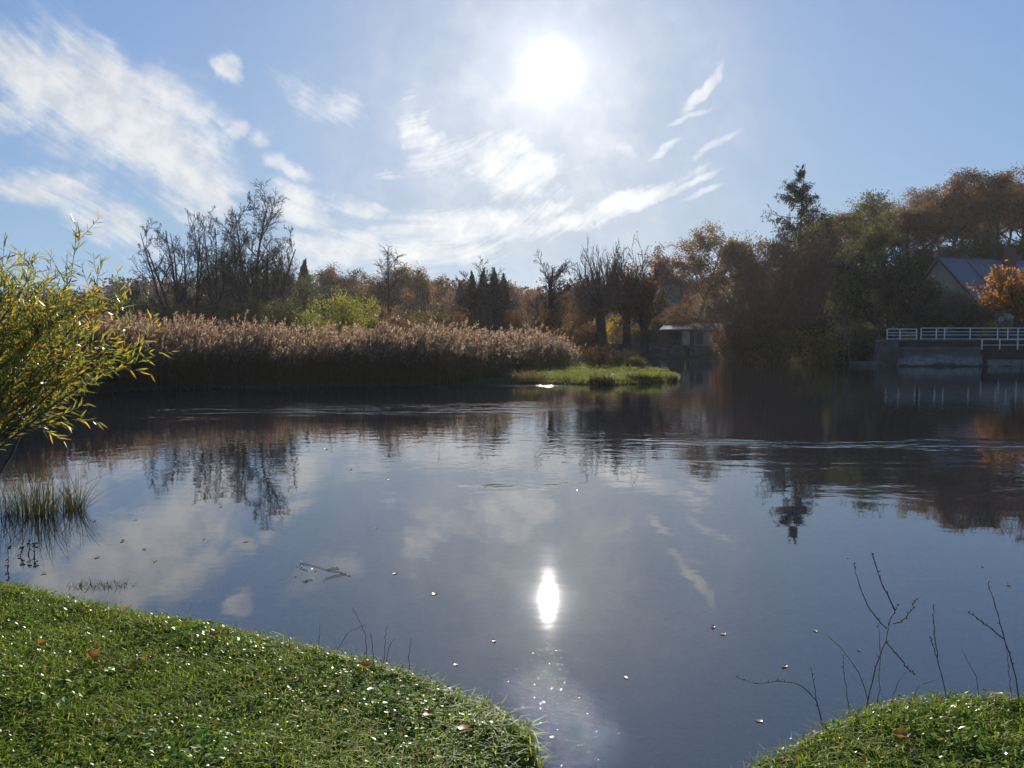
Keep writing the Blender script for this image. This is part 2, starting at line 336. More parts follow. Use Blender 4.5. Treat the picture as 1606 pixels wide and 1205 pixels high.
def wood(levels, sides=(8, 5, 4, 3, 3, 3)):
    return join([tubes(s['p'], s['r'], sides[min(i, len(sides) - 1)]) for i, s in enumerate(levels)])
def start(pts, dirs, L, r, rng, n=8, wig=.06, up=.05, taper=.3):
    return shoots(rng, np.array(pts, float), np.array(dirs, float), np.array(L, float), np.array(r, float), n, wig, up, taper)

def tree_thing(name, label, cat, loc, lv_trunk, lv_fine, bark, twig, leaves=None, leaf_m=None, group=None, rz=0, sides0=(8, 6, 4), crown_name='crown'):
    t = thing(name, label, cat, loc, rz, group)
    V, F = wood(lv_trunk, sides0); link('trunk', mesh('trunk', V, F, bark, smooth=True), t)
    parts = []; idx = []
    if lv_fine:
        V, F = wood(lv_fine, (4, 3, 3)); parts.append((V, F)); idx.append(np.zeros(len(F), int))
    mats = [twig] if lv_fine else []
    if leaves is not None:
        parts.append(leaves); idx.append(np.full(len(leaves[1]), len(mats))); mats.append(leaf_m)
    V, F = join(parts); link(crown_name, mesh(crown_name, V, F, mats, np.concatenate(idx)), t)
    return t
def tips(S, per, rng, spread):
    p = S['p'][:, 1:].reshape(-1, 3); p = np.repeat(p, per, 0); return p + rng.normal(size=p.shape) * spread

def fit(levels, H, Wd=None):
    z = np.concatenate([l['p'][..., 2].ravel() for l in levels]); xy = np.concatenate([l['p'][..., :2].reshape(-1, 2) for l in levels])
    c = np.median(xy, 0); kz = H / z.max(); k = 1.0 if Wd is None else (Wd / 2) / max(.1, np.percentile(np.linalg.norm(xy - c, axis=1), 86))
    for l in levels:
        l['p'][..., 2] *= kz; l['p'][..., :2] *= k
# recipes -----------------------------------------------------------
def bare_tree(seed, name, label, loc, H, r, stems=1, spread=.5, twig=None, bark=None, dense=1.0, up=.09, ang=42, forkh=.15, lr=.5, group=None, rz=0, leaf=None, nleaf=0, size=.12, cat='tree', Wd=None):
    rng = np.random.default_rng(seed)
    if stems == 1: s0 = start([(0, 0, 0)], [(0, 0, 1)], [H * .9], [r], rng, 10, .05, .06, .15)
    else:
        a = np.linspace(0, 2 * np.pi, stems, endpoint=False) + rng.random(stems)
        s0 = start([(.25 * r * stems * math.cos(x), .25 * r * stems * math.sin(x), -.2) for x in a], [(spread * (.2 + .8 * q) * math.cos(x), spread * (.2 + .8 * q) * math.sin(x), 1) for x, q in zip(a, rng.permutation(stems) / max(1, stems - 1))],
                   H * (.75 + .22 * rng.random(stems)), r * (.7 + .3 * rng.random(stems)), rng, 10, .055, up * .25, .15)
    k1 = max(4, int((16 if stems == 1 else 9) * dense))
    s1 = kids(rng, s0, k1, forkh, .97, ang, lr, .55, 7, .06, up * .4, .45)
    s2 = kids(rng, s1, int(9 * dense), .12, 1, 46, .46, .6, 5, .07, up * .3, .35)
    s3 = kids(rng, s2, 5, .1, 1, 46, .5, .65, 4, .08, up * .2, .3, .4)
    s4 = kids(rng, s3, 4, .15, 1, 36, .6, .75, 2, .10, .03, .3, .5)
    for s, lo in ((s2, .020), (s3, .015), (s4, .011)): s['r'] = np.maximum(s['r'], lo)
    fit([s0, s1, s2, s3, s4], H, Wd)
    lv = None
    if leaf:
        C = tips(s3, 1, rng, size * 1.5); C = C[rng.random(len(C)) < nleaf]; lv = leaf_quads(rng, C, size * (.6 + .8 * rng.random(len(C))), size * .7)
    return tree_thing(name, label, cat, loc, [s0, s1], [s2, s3, s4], bark or M['bark'], twig or M['twig'], lv, leaf, group, rz)
def leafy_tree(seed, name, label, loc, H, Wd, r, leaf, clear=.35, n=1.0, size=.3, bark=None, twig=None, up=.05, group=None, rz=0, cat='tree', gap=.82):
    """a trunk with limbs; leaf sprays gather round the outer twigs, sky shows between the sprays"""
    rng = np.random.default_rng(seed)
    s0 = start([(0, 0, -.3)], [(0.05, 0, 1)], [H * .86], [r], rng, 9, .06, .06, .2)
    s1 = kids(rng, s0, int(11 * n), clear, .98, 55, .5 * Wd / (H * .5), .5, 6, .10, up + .05, .45)
    s2 = kids(rng, s1, 6, .2, 1, 45, .5, .6, 4, .14, up, .3)
    s3 = kids(rng, s2, 4, .2, 1, 42, .6, .6, 3, .15, .02, .2)
    fit([s0, s1, s2, s3], H, Wd)
    c = s3['p'][:, 1:].reshape(-1, 3); k3 = s3['p'].shape[1] - 1
    keep = np.repeat(rng.random(len(s2['p'])) < gap, 4 * k3) & np.repeat(rng.random(len(s3['p'])) < .9, k3); c = c[keep]
    C = np.repeat(c, max(1, int(14 * min(n, 1.4))), 0); C = C + rng.normal(size=C.shape) * size * np.array([1.3, 1.3, .9])
    lv = leaf_quads(rng, C, size * (.3 + .75 * rng.random(len(C))), size * .5)
    for s in (s2, s3): s['r'] = np.maximum(s['r'], .014)
    return tree_thing(name, label, cat, loc, [s0, s1], [s2, s3], bark or M['bark'], twig or M['twig'], lv, leaf, group, rz)
def bush(seed, name, label, loc, H, Wd, leaf, n=2500, size=.16, twig=None, group=None, rz=0, depth=None, stem_r=.04, hollow=.55, stems=9):
    """a shrub: stems from the ground, side twigs, leaf sprays in uneven lumps"""
    rng = np.random.default_rng(seed); depth = depth or Wd
    a = rng.random(stems) * 6.28; k = .15 + .75 * rng.random(stems)
    d = np.stack([np.cos(a) * k * Wd / 2, np.sin(a) * k * depth / 2, H * (1.05 - .45 * k * k)], 1); L = np.linalg.norm(d, axis=1) * .95
    s0 = shoots(rng, np.stack([np.cos(a) * .1 * Wd, np.sin(a) * .1 * depth, np.full(stems, -.15)], 1), d, L, stem_r, 6, .1, .02, .3)
    s1 = kids(rng, s0, 9, .2, 1, 45, .45, .6, 5, .13, .06, .4)
    s2 = kids(rng, s1, 6, .15, 1, 42, .5, .6, 3, .15, .04, .3)
    for s in (s1, s2): s['r'] = np.maximum(s['r'], .008)
    fit([s0, s1, s2], H)
    c = s2['p'][:, 1:].reshape(-1, 3); c = c[np.repeat(rng.random(len(s1['p'])) < .8, len(c) // len(s1['p']))]; C = c[rng.integers(0, len(c), int(n * 2.2))]; C = C + rng.normal(size=C.shape) * size * 1.1
    C = C[C[:, 2] > .05]
    lv = leaf_quads(rng, C, size * (.3 + .8 * rng.random(len(C))), size * .5)
    return tree_thing(name, label, 'shrub', loc, [s0], [s1, s2], M['bark'], twig or M['twig'], lv, leaf, group, rz, (5, 4), 'foliage')
def conifer(seed, name, label, loc, H, Wd, needle, group=None, whorls=26, droop=.35, gap=.85, size=.22, r=.3, top=.02, base=.08, cat='tree', ex=1.0, vary=.5, cap=99):
    rng = np.random.default_rng(seed)
    s0 = start([(0, 0, -.3)], [(0.01, 0, 1)], [H + .3], [r], rng, 12, .008, .02, .05)
    ps = []; ds = []; Ls = []
    for w in range(whorls):
        t = base + (1 - base - top) * (w + rng.random()) / whorls; k = 7
        for j in range(k):
            if rng.random() > gap: continue
            a = rng.random() * 6.28; ps.append((0, 0, t * H)); e = .5 * t - droop * (1 - t) + rng.normal() * .12
            ds.append((math.cos(a), math.sin(a), e)); Ls.append(Wd / 2 * (1 - t) ** ex * (1 - vary / 2 + vary * rng.random()) + .06); Ls[-1] = min(Ls[-1], cap * (.7 + .5 * rng.random()))
    ps = np.array(ps); ps[:, :2] += rng.normal(size=(len(ps), 2)) * .03
    s1 = shoots(rng, ps, np.array(ds), np.array(Ls), .05, 5, .05, .05, .3)
    s2 = kids(rng, s1, 8, .2, 1, 55, .42, .6, 3, .08, -.10, .5)
    s2['r'] = np.maximum(s2['r'], .012)
    C = np.concatenate([tips(s2, 5, rng, size * .5), tips(s1, 6, rng, size * .55)])
    C[:, :2] -= s0['p'][0, -1, :2] * np.clip(C[:, 2:] / H, 0, 1) * 0; k_ = np.clip((1 - C[:, 2:3] / H) * 7, .06, 1); ctr = np.stack([np.interp(C[:, 2], s0['p'][0, :, 2], s0['p'][0, :, a]) for a in (0, 1)], 1)
    C[:, :2] = ctr + (C[:, :2] - ctr) * np.clip(k_ + .12, 0, 1); D = rng.normal(size=C.shape) * .7 + np.array([0, 0, -.8])
    sz = size * np.clip(.35 + 3.5 * (1 - C[:, 2] / H), .3, 1); lv = leaf_quads(rng, C, sz * (.6 + rng.random(len(C))), sz * .45, D)
    return tree_thing(name, label, cat, loc, [s0, s1], [s2], M['bark'], M['twig'], lv, needle, group, 0, (7, 4))
def pollard(seed, name, label, loc, trunk_h, r, H, Wd, heads=6, leaf=None, n=0, size=.2, twig=None, group=None, bark=None, shoots_per=9):
    """a stout trunk, short thick limbs ending in knuckles, and a broom of straight shoots on each"""
    rng = np.random.default_rng(seed)
    s0 = start([(0, 0, -.3)], [(0.04, 0.02, 1)], [trunk_h + .3], [r], rng, 6, .05, .03, .75)
    a = np.arange(heads) * 6.28 / heads + rng.random(heads) * .7; top = s0['p'][0, -1]
    k = .35 + .65 * rng.random(heads)
    d = np.stack([np.cos(a) * k, np.sin(a) * k, np.full(heads, .55)], 1)
    s1 = shoots(rng, np.repeat(top[None], heads, 0) - np.array([0, 0, .15]), d, (H - trunk_h) * .34 * (.7 + .6 * rng.random(heads)), r * .55, 5, .12, .06, .7)
    s2 = kids(rng, s1, shoots_per, .35, 1, 44, 1.5, .3, 7, .045, .07, .0, .25)
    s2['L'] = s2['L']; s3 = kids(rng, s2, 9, .25, 1, 38, .32, .6, 4, .06, .04, .2)
    s4 = kids(rng, s3, 4, .2, 1, 32, .5, .7, 2, .12, .05, .3)
    for s, lo in ((s3, .017), (s4, .013)): s['r'] = np.maximum(s['r'], lo)
    fit([s0, s1, s2, s3, s4], H, Wd)
    lv = None
    if leaf:
        c = s4['p'][:, 1:].reshape(-1, 3); C = c[rng.integers(0, len(c), n)]; C = C + rng.normal(size=C.shape) * size
        lv = leaf_quads(rng, C, size * (.5 + rng.random(len(C))), size * .8)
    return tree_thing(name, label, 'tree', loc, [s0, s1, s2], [s3, s4], bark or M['bark'], twig or M['twig'], lv, leaf, group, 0, (9, 7, 4))

# ================================================================== the ground and the pond
def lawn(us): return [tuple(W(u, v, .28)[:2]) for u, v in us]
left_edge = lawn([(866, 1212), (864, 1190), (858, 1162), (842, 1137), (800, 1110), (740, 1086), (690, 1064), (650, 1047), (600, 1034), (540, 1020), (500, 1010), (400, 988), (300, 969), (200, 953), (120, 938), (60, 917), (0, 912)])
right_edge = lawn([(1900, 1078), (1750, 1082), (1606, 1087), (1540, 1086), (1480, 1088), (1400, 1092), (1340, 1107), (1300, 1126), (1255, 1148), (1190, 1178), (1140, 1204), (1105, 1224)])
cove = lawn([(1060, 1236), (960, 1238), (890, 1228)])
far = [tuple(W(u, v)[:2]) for u, v in [(-100, 640), (0, 630), (100, 622), (200, 614), (400, 609), (600, 608), (740, 604), (800, 602), (850, 601), (900, 603), (945, 605), (1000, 603),
       (1050, 600), (1066, 594), (1060, 588), (1035, 583), (1015, 577), (995, 572.5), (980, 569.5), (972, 567.5), (975, 565.5), (985, 563.5), (1000, 562.5), (1100, 562.5), (1160, 565), (1230, 568), (1300, 568.5),
       (1350, 568.5), (1385, 568.5), (1417, 568.5), (1545, 568.5), (1606, 568.5), (1750, 572), (1900, 585)]]
pond = left_edge + [(-3.75, 5.25), (-4.4, 5.75), (-4.75, 6.3), (-5.0, 7.1), (-6.2, 8.4), (-9, 10.5), (-13, 14.5), (-16.5, 18.5)] + far + [(34, 26), (22, 14), (12, 8), (7, 5.2)] + right_edge + cove
pond = np.array(pond)
def chaikin(p):
    q = np.roll(p, -1, 0); return np.stack([.75 * p + .25 * q, .25 * p + .75 * q], 1).reshape(-1, 2)
pond = chaikin(pond)
_a = pond; _b = np.roll(pond, -1, 0)
def shore(x, y):
    """signed distance to the waterline: positive on land"""
    x = np.atleast_1d(np.asarray(x, float)); y = np.atleast_1d(np.asarray(y, float)); out = np.empty(len(x))
    for s in range(0, len(x), 20000):
        p = np.stack([x[s:s + 20000], y[s:s + 20000]], 1)[:, None]
        ab = (_b - _a)[None]; t = np.clip(((p - _a) * ab).sum(-1) / np.maximum((ab * ab).sum(-1), 1e-9), 0, 1)
        d = np.linalg.norm(p - _a - t[..., None] * ab, axis=-1).min(1)
        yy = p[..., 1]; c = ((_a[:, 1] > yy) != (_b[:, 1] > yy)); xi = _a[:, 0] + (yy - _a[:, 1]) / np.where(ab[..., 1] == 0, 1e-9, ab[..., 1]) * ab[..., 0]
        ins = (np.sum(c & (p[..., 0] < xi), 1) % 2) == 1
        out[s:s + 20000] = np.where(ins, -d, d)
    return out
def sm(x, a, b): t = np.clip((x - a) / (b - a), 0, 1); return t * t * (3 - 2 * t)
def lumps(x, y, f=1.0): return (np.sin(x * 1.7 * f + 1.3 * np.sin(y * 1.1 * f)) * np.sin(y * 1.9 * f + 1.1 * np.sin(x * .9 * f)) + .5 * np.sin(x * 4.3 * f + y * 2.1 * f + 1) * np.sin(y * 3.7 * f - x * f))
def height(x, y):
    x = np.atleast_1d(np.asarray(x, float)); y = np.atleast_1d(np.asarray(y, float)); s = shore(x, y)
    near = 1 - sm(np.hypot(x, y), 9, 14)
    quay = sm(x, 24, 29) * sm(y, 48, 54)
    covez = np.exp(-((x - .42) / .33) ** 2) * (1 - sm(y, 2.75, 3.0)) * near
    bank = .16 * (1 - near) * (1 - quay) + (.28 - .2 * covez) * near + 1.25 * quay + .35 * sm(y, 66, 80) * (1 - quay)
    wd = .07 * near + .7 * (1 - near) * (1 - quay) + .4 * quay
    h = bank * sm(s + .02, 0, wd) + np.clip(s, 0, 60) * .012 * (1 - near) + lumps(x, y, 1.1) * .020 * near * (s > .15) + lumps(x, y, 3.3) * .009 * near * (s > .15) + .55 * quay * sm(s, 2.6, 3.2)
    h += 11.5 * sm(x, 30, 66) * sm(y, 80, 116) + 2.5 * sm(y, 110, 170) + 3.0 * sm(y, 150, 260) + lumps(x, y, .02) * 1.5 * sm(y, 150, 300)
    dep = -(.03 + .9 * sm(-s, 0, 3.0) * near + 1.1 * sm(-s, 0, 5) * (1 - near) + .5 * sm(-s, 3, 10)) - .10 * near * sm(-s, 0, .12)
    return np.where(s > 0, h, dep)
def gz(x, y): return float(height(x, y)[0])
def axis(lo, hi, f0, f1, fine, growth=1.12, mid=None):
    a = list(np.arange(f0, f1, fine)); st = fine; x = a[-1]
    while x < hi: st = min(st * growth, mid(x) if mid else 60); x += st; a.append(x)
    st = fine; x = a[0]
    while x > lo: st = min(st * growth, mid(x) if mid else 60); x -= st; a.insert(0, x)
    return np.array(a)
ms = lambda v: 1.1 if abs(v) < 60 else (2.6 if abs(v) < 110 else 70)
gx = axis(-700, 700, -4.6, 4.2, .06, 1.1, ms); gy = axis(-300, 1100, 2.3, 6.0, .05, 1.1, ms)
X, Y = np.meshgrid(gx, gy); Z = height(X.ravel(), Y.ravel())
nx, ny = len(gx), len(gy); i = (np.arange(ny - 1)[:, None] * nx + np.arange(nx - 1)[None]).ravel()
m, t, out = new_mat('ground_soil')
pos = t.node('ShaderNodeNewGeometry').outputs['Position']; sp = t.node('ShaderNodeSeparateXYZ'); t.put(sp.inputs[0], pos)
n1 = t.noise(pos, .35, 5, .6); n2 = t.noise(pos, 9, 6, .65); n3 = t.noise(pos, 38, 4, .7)
turf = t.mix(t.rng(n2, .35, .65), (.02, .035, .008, 1), (.05, .07, .016, 1)); litter = t.mix(t.rng(n1, .35, .65), (.06, .075, .022, 1), (.12, .085, .04, 1))
land = t.mix(t.rng(sp.outputs[1], 12, 30), turf, litter)
mud = t.mix(t.rng(n3, .4, .62), (.06, .045, .032, 1), (.17, .135, .10, 1)); mud = t.mix(t.rng(n2, .4, .6), mud, (.045, .04, .026, 1))
soil = t.mix(t.rng(sp.outputs[2], .0, .17), mud, land)
p = t.node('ShaderNodeBsdfPrincipled'); t.put(p.inputs['Base Color'], soil); p.inputs['Roughness'].default_value = 1; p.inputs['Specular IOR Level'].default_value = 0
b = t.node('ShaderNodeBump'); b.inputs['Distance'].default_value = .02; t.put(b.inputs['Height'], n2); t.l.new(b.outputs[0], p.inputs['Normal']); t.l.new(p.outputs[0], out.inputs[0])
tag(link('ground', mesh('ground', np.stack([X.ravel(), Y.ravel(), Z], 1), np.stack([i, i + 1, i + nx + 1, i + nx], 1), m, smooth=True)), kind='structure')

# water: a mirror by Fresnel over clear brown water, tiny wind ripples, stronger where gusts touch it
m, t, out = new_mat('pond_water')
pos = t.node('ShaderNodeNewGeometry').outputs['Position']
def ell(cx, cy, ax, ay, ang=0): return t.rng(t.vmath('LENGTH', t.mapping(t.vmath('MULTIPLY', t.vmath('ADD', pos, wobw), (1, 1, 0)), (cx, cy, 0), (0, 0, R(ang)), (ax, ay, 1), 'TEXTURE')), .35, 1.0, 1.0, 0.0)
wobw = t.vmath('MULTIPLY', t.vmath('SUBTRACT', t.noise(pos, .35, 3, .6, out=1), (.5, .5, .5)), (3.0, 2.2, 0))
def at(u, v): return W(u, v)[:2]
z1 = ell(*at(1470, 697), 6.8, 1.0, -4); z2 = ell(*at(1370, 725), 4.0, 1.3, -10); z3 = ell(*at(820, 765), .8, .28); z4 = ell(*at(560, 640), 10, 3.2, 3); z5 = ell(*at(180, 655), 5, 2.0); z6 = ell(*at(950, 690), 4.0, 2.6); z7 = ell(*at(1120, 566), 14, 5); z8 = ell(*at(1560, 770), 3.0, 1.0, -8); z9 = ell(*at(800, 605), 5.5, 1.6)
zone = t.math('MAXIMUM', t.math('MAXIMUM', t.math('MULTIPLY', z1, .8), t.math('MULTIPLY', z2, .2)), t.math('MAXIMUM', t.math('MULTIPLY', z3, .5), t.math('MAXIMUM', t.math('MULTIPLY', z4, .75), t.math('MAXIMUM', t.math('MULTIPLY', z5, .5), t.math('MULTIPLY', z6, .12)))))
zone = t.math('MAXIMUM', zone, t.math('MAXIMUM', t.math('MULTIPLY', z7, 1.4), t.math('MAXIMUM', t.math('MULTIPLY', z8, .2), t.math('MULTIPLY', z9, 1.2))))
zone = t.math('MULTIPLY', zone, t.rng(t.noise(t.mapping(pos, scale=(.5, 1.6, 1)), 1.0, 3, .6), .34, .62))
def wv(sx, sy, a, det=2): return t.math('MULTIPLY', t.noise(t.mapping(pos, scale=(sx, sy, 1)), 1.0, det, .5), a)
hb = t.math('ADD', wv(.5, 1.1, .0019), t.math('ADD', wv(1.5, 3.4, .0007), wv(5, 11, .00006)))
micro = t.math('MULTIPLY', t.math('POWER', t.rng(t.noise(pos, 30, 2, .6), .57, .80), 1.5), .0011)
hz = t.math('MULTIPLY', zone, t.math('ADD', wv(3.6, 3.0, .020, 2), wv(8, 6.5, .008)))
micro = t.math('MULTIPLY', micro, ell(*at(872, 1120), 1.3, 1.1))
spw = t.node('ShaderNodeSeparateXYZ'); t.put(spw.inputs[0], pos)
mid = t.math('MULTIPLY', t.math('ADD', wv(3.4, 3.0, .0032, 2), wv(7, 6, .001)), t.rng(spw.outputs[1], 6.5, 15))
hgt = t.math('ADD', t.math('ADD', hb, hz), t.math('ADD', micro, mid))
b = t.node('ShaderNodeBump'); b.inputs['Distance'].default_value = 1.0; t.put(b.inputs['Height'], hgt)
fr = t.node('ShaderNodeFresnel'); fr.inputs['IOR'].default_value = 2.3; t.l.new(b.outputs[0], fr.inputs['Normal'])
gl = t.node('ShaderNodeBsdfGlossy'); gl.inputs['Roughness'].default_value = .017; gl.inputs['Color'].default_value = (1, 1, 1, 1); t.l.new(b.outputs[0], gl.inputs['Normal'])
tr = t.node('ShaderNodeBsdfTransparent'); tr.inputs[0].default_value = (.5, .46, .38, 1)
mx = t.node('ShaderNodeMixShader'); t.l.new(fr.outputs[0], mx.inputs[0]); df = t.node('ShaderNodeBsdfDiffuse'); df.inputs[0].default_value = (.09, .11, .15, 1); m2 = t.node('ShaderNodeMixShader'); m2.inputs[0].default_value = .14; t.l.new(tr.outputs[0], m2.inputs[1]); t.l.new(df.outputs[0], m2.inputs[2]); t.l.new(m2.outputs[0], mx.inputs[1]); t.l.new(gl.outputs[0], mx.inputs[2]); t.l.new(mx.outputs[0], out.inputs[0])
tag(link('water', mesh('water', [(-80, 1.5, 0), (120, 1.5, 0), (120, 95, 0), (-80, 95, 0)], [(0, 1, 2, 3)], m)), kind='structure')

# ================================================================== far shore: buildings and walls
def wallbox(name, label, cat, segs, mat, cap=None, group=None):
    o = MB()
    for sgm in segs: o.box(*sgm)
    return o
# right quay --------------------------------------------------------
def qx(u, D): return float(P(u, 540, D)[0])
D0 = 57.0
ws = thing('retaining_wall', 'long pale concrete retaining wall at the waterline below the white railing', 'wall', (qx(1480, D0), D0, 0))
x0, x1 = qx(1417, D0) - ws.location.x, qx(1545, D0) - ws.location.x
MB().poly([(x0 + .25, .55, 1.3), (x1, .55, 1.3), (x1, 0, -.6), (x0, 0, -.6), (x0 + .25, 1.1, 1.3), (x1, 1.1, 1.3), (x1, 1.1, -.6), (x0, 1.1, -.6)],
          [(0, 3, 2, 1), (4, 5, 6, 7), (0, 1, 5, 4), (1, 2, 6, 5), (2, 3, 7, 6), (3, 0, 4, 7)]).build('wall_face', M['stained'], ws)
MB().box(x0 + .2, .47, 1.303, x1 + .03, 1.15, 1.40).build('coping', M['concrete'], ws, .02)
MB().box(x0 - .25, -.35, -.5, x1 + .1, -.02, .09).build('footing', M['dark_stone'], ws, .03)
tw = thing('quay_wall', 'dark stone quay wall carrying the terrace and its white railing', 'wall', (qx(1480, 60.2), 60.2, 0))
ox = tw.location.x
MB().box(qx(1392, 60.2) - ox, 0, -.5, 16, .5, 1.86).build('wall_face', M['dark_stone'], tw)
MB().box(qx(1389, 60.2) - ox, -.08, 1.863, 16.05, .62, 1.98).build('coping', M['grey_stone'], tw, .02)
bt = thing('wall_buttress', 'grey streaked stone buttress at the left end of the quay', 'wall', (qx(1400, 58.6), 58.6, 0))
MB().poly([(-.85, 0, -.5), (.75, 0, -.5), (.75, 1.55, -.5), (-.85, 1.55, -.5), (-.55, .25, 1.95), (.55, .25, 1.95), (.55, 1.55, 1.95), (-.55, 1.55, 1.95)],
          [(0, 3, 2, 1), (4, 5, 6, 7), (0, 1, 5, 4), (1, 2, 6, 5), (2, 3, 7, 6), (3, 0, 4, 7)]).build('wall_face', M['grey_stone'], bt, .03)
MB().box(-2.6, -.25, -.5, -.9, 1.4, .28).build('landing_slab', M['grey_stone'], bt, .03)
lw = thing('low_quay_wall', 'dark low quay wall with a paler base right of the long concrete wall', 'wall', (qx(1600, 57.4), 57.4, 0))
MB().box(qx(1546.5, 57.4) - lw.location.x, 0, -.5, 9, .6, 1.22).build('wall_face', M['dark_stone'], lw)
MB().box(qx(1548, 57.4) - lw.location.x, -.22, -.5, 9, -.003, .48).build('footing', M['stained'], lw, .02)
def railing(name, label, u0, u1, D, z, h, posts, mids, w=.055):
    a, b = qx(u0, D), qx(u1, D); g = thing(name, label, 'railing', (a, D, z), 0, 'white railings along the quay')
    for k, u in enumerate(posts): MB().bar((qx(u, D) - a, 0, 0), (qx(u, D) - a, 0, h), w * 1.25).build('post', M['white_paint'], g)
    L = b - a
    MB().bar((0, -.04, h), (L, -.04, h), w * 1.2).build('top_rail', M['white_paint'], g)
    for f in mids: MB().bar((0, -.045, h * f), (L, -.045, h * f), w * .8).build('rail', M['white_paint'], g)
    return g
railing('white_railing', 'short white metal railing at the left end of the quay', 1391, 1437, 60.3, 1.98, .82, (1391, 1411, 1437), (.06, .42, .68))
railing('white_railing', 'long white metal railing over the dark quay, passing in front of the slate roofed house', 1444, 1690, 60.3, 1.98, .9, (1444, 1468, 1481, 1521, 1564, 1580, 1596, 1625, 1660, 1690), (.06, .4, .68))
railing('white_railing', 'lower white railing at the water level right of the concrete wall', 1540, 1690, 57.6, 1.22, .78, (1540, 1568, 1596, 1625, 1660, 1690), (.45,))

# slate-roofed house --------------------------------------------------
def house(name, label, apex, ridge_dir, L, hw, rise, wall_h, roof_m, wall_m, over=.45):
    """apex of the gable nearest the pond, the ridge running away along ridge_dir"""
    rd = np.array([ridge_dir[0], ridge_dir[1], 0]); rd /= np.linalg.norm(rd); pv = np.array([rd[1], -rd[0], 0])      # pv: towards the front eave
    g = thing(name, label, 'house', (apex[0], apex[1], 0)); zA = apex[2]; zE = zA - rise; b = zE - wall_h
    A = np.array([0, 0, zA]); e = pv * hw
    V = [-e + [0, 0, b], e + [0, 0, b], e + [0, 0, zE], A - [0, 0, .02], -e + [0, 0, zE]]; V2 = [v + rd * L for v in V]
    MB().poly(V + V2, [(0, 1, 2, 3, 4), (9, 8, 7, 6, 5), (0, 5, 6, 1), (1, 6, 7, 2), (4, 9, 5, 0)]).build('wall', wall_m, g)
    sl = rise / hw; eo = pv * (hw + over); zO = zA - sl * (hw + over); th = np.array([0, 0, .16]); a0 = -rd * over; a1 = rd * (L + over)
    me_v = []; me_f = []; uv = []
    r = MB(); ln = math.hypot(hw + over, sl * (hw + over)); Lr = L + 2 * over
    for s in (1, -1):
        c = [A + a0 + [0, 0, .1], A + a1 + [0, 0, .1], s * eo + a1 + [0, 0, zO + .1], s * eo + a0 + [0, 0, zO + .1]]
        r.poly(c + [q - th for q in c], [(0, 1, 2, 3), (7, 6, 5, 4), (0, 4, 5, 1), (1, 5, 6, 2), (2, 6, 7, 3), (3, 7, 4, 0)])
    ro = r.build('roof', roof_m, g); me = ro.data; ul = me.uv_layers.new(name='UVMap')
    for pl in me.polygons:
        for li in pl.loop_indices:
            co = np.array(me.vertices[me.loops[li].vertex_index].co); ul.data[li].uv = (float(co @ rd), float(abs(co @ pv)) * math.hypot(1, sl))
    return g, ro, rd, pv, zA, zE, b
hA = P(1476, 405, 88)
hs, roof, rd, pv, zA, zE, bb = house('slate_house', 'cream gabled house with a blue slate roof behind the white railing', hA, (.955, .30), 12.5, 5.4, 5.4, 4.6, M['slate'], M['render_wall'])
rdg = MB().bar(np.array([0, 0, zA + .13]) - rd * .45, np.array([0, 0, zA + .13]) + rd * 12.9, .22, .12).build('ridge_cap', M['grey_stone'], roof)
c = rd * 9.2 + pv * .9; ch = MB().box(c[0] - .45, c[1] - .45, zA - 2.0, c[0] + .45, c[1] + .45, zA + 1.3).build('chimney', M['brick'], roof)
MB().box(c[0] - .52, c[1] - .52, zA + 1.303, c[0] + .52, c[1] + .52, zA + 1.42).build('chimney_cap', M['grey_stone'], ch)
st = MB()
st.bar(rd * 3.3 + pv * .3 + [0, 0, zA - .3 + .16], rd * 3.3 + pv * 5.7 + [0, 0, zA - 5.7 + .16], .14, .05); st.build('roof_flashing', M['grey_stone'], roof)
vb = MB()
for s in (1, -1): vb.bar(np.array([0, 0, zA - .02]) - rd * .47, s * pv * 5.85 + np.array([0, 0, zA - 5.87]) - rd * .47, .05, .26)
vb.build('verge_board', M['timber'], hs)
for k, (f, zw, w_, h_) in enumerate(((-.9, zE + 1.2, .9, 1.2), (2.6, bb + 1.2, 1.0, 1.4), (-2.6, bb + 1.2, 1.0, 1.4))):
    cc = pv * f - rd * .03; wn = MB(); a = cc - pv * w_ / 2; b_ = cc + pv * w_ / 2
    for p0, p1 in (((a, zw), (b_, zw)), ((a, zw + h_), (b_, zw + h_)), ((a, zw), (a, zw + h_)), ((b_, zw), (b_, zw + h_)), ((cc, zw), (cc, zw + h_))):
        wn.bar(p0[0] + [0, 0, p0[1]], p1[0] + [0, 0, p1[1]], .09)
    wf = wn.build('window', M['white_paint'], hs)
    gm = bpy.data.materials.get('window_glass') or rough_mat('window_glass', (.02, .022, .025), (.03, .03, .035), 1, .08, spec=.6)
    MB().poly([a + [0, 0, zw] + rd * .01, b_ + [0, 0, zw] + rd * .01, b_ + [0, 0, zw + h_] + rd * .01, a + [0, 0, zw + h_] + rd * .01], [(0, 1, 2, 3)]).build('pane', gm, wf)
ap = P(1558, 440, 93); an = thing('antenna_mast', 'thin grey mast standing up behind the slate roof', 'mast', (ap[0], ap[1], gz(ap[0], ap[1])))
zt = P(1558, 345, 93)[2] - an.location.z
link('pole', mesh('pole', *tubes(np.array([[(0, 0, 0), (0, 0, zt / 2), (.03, 0, zt)]], float), np.array([[.07, .06, .05]]), 6), M['grey_stone']), an)
MB().bar((-.5, 0, zt - .4), (.5, 0, zt - .4), .04).bar((-.35, 0, zt - .8), (.35, 0, zt - .8), .04).build('aerial', M['grey_stone'], an)
ex = P(1543, 492, 84); xa = thing('lean_to', 'pale blue white lean-to wall beneath the limbs of the orange pollard', 'outbuilding', (ex[0], ex[1], gz(ex[0], ex[1])))
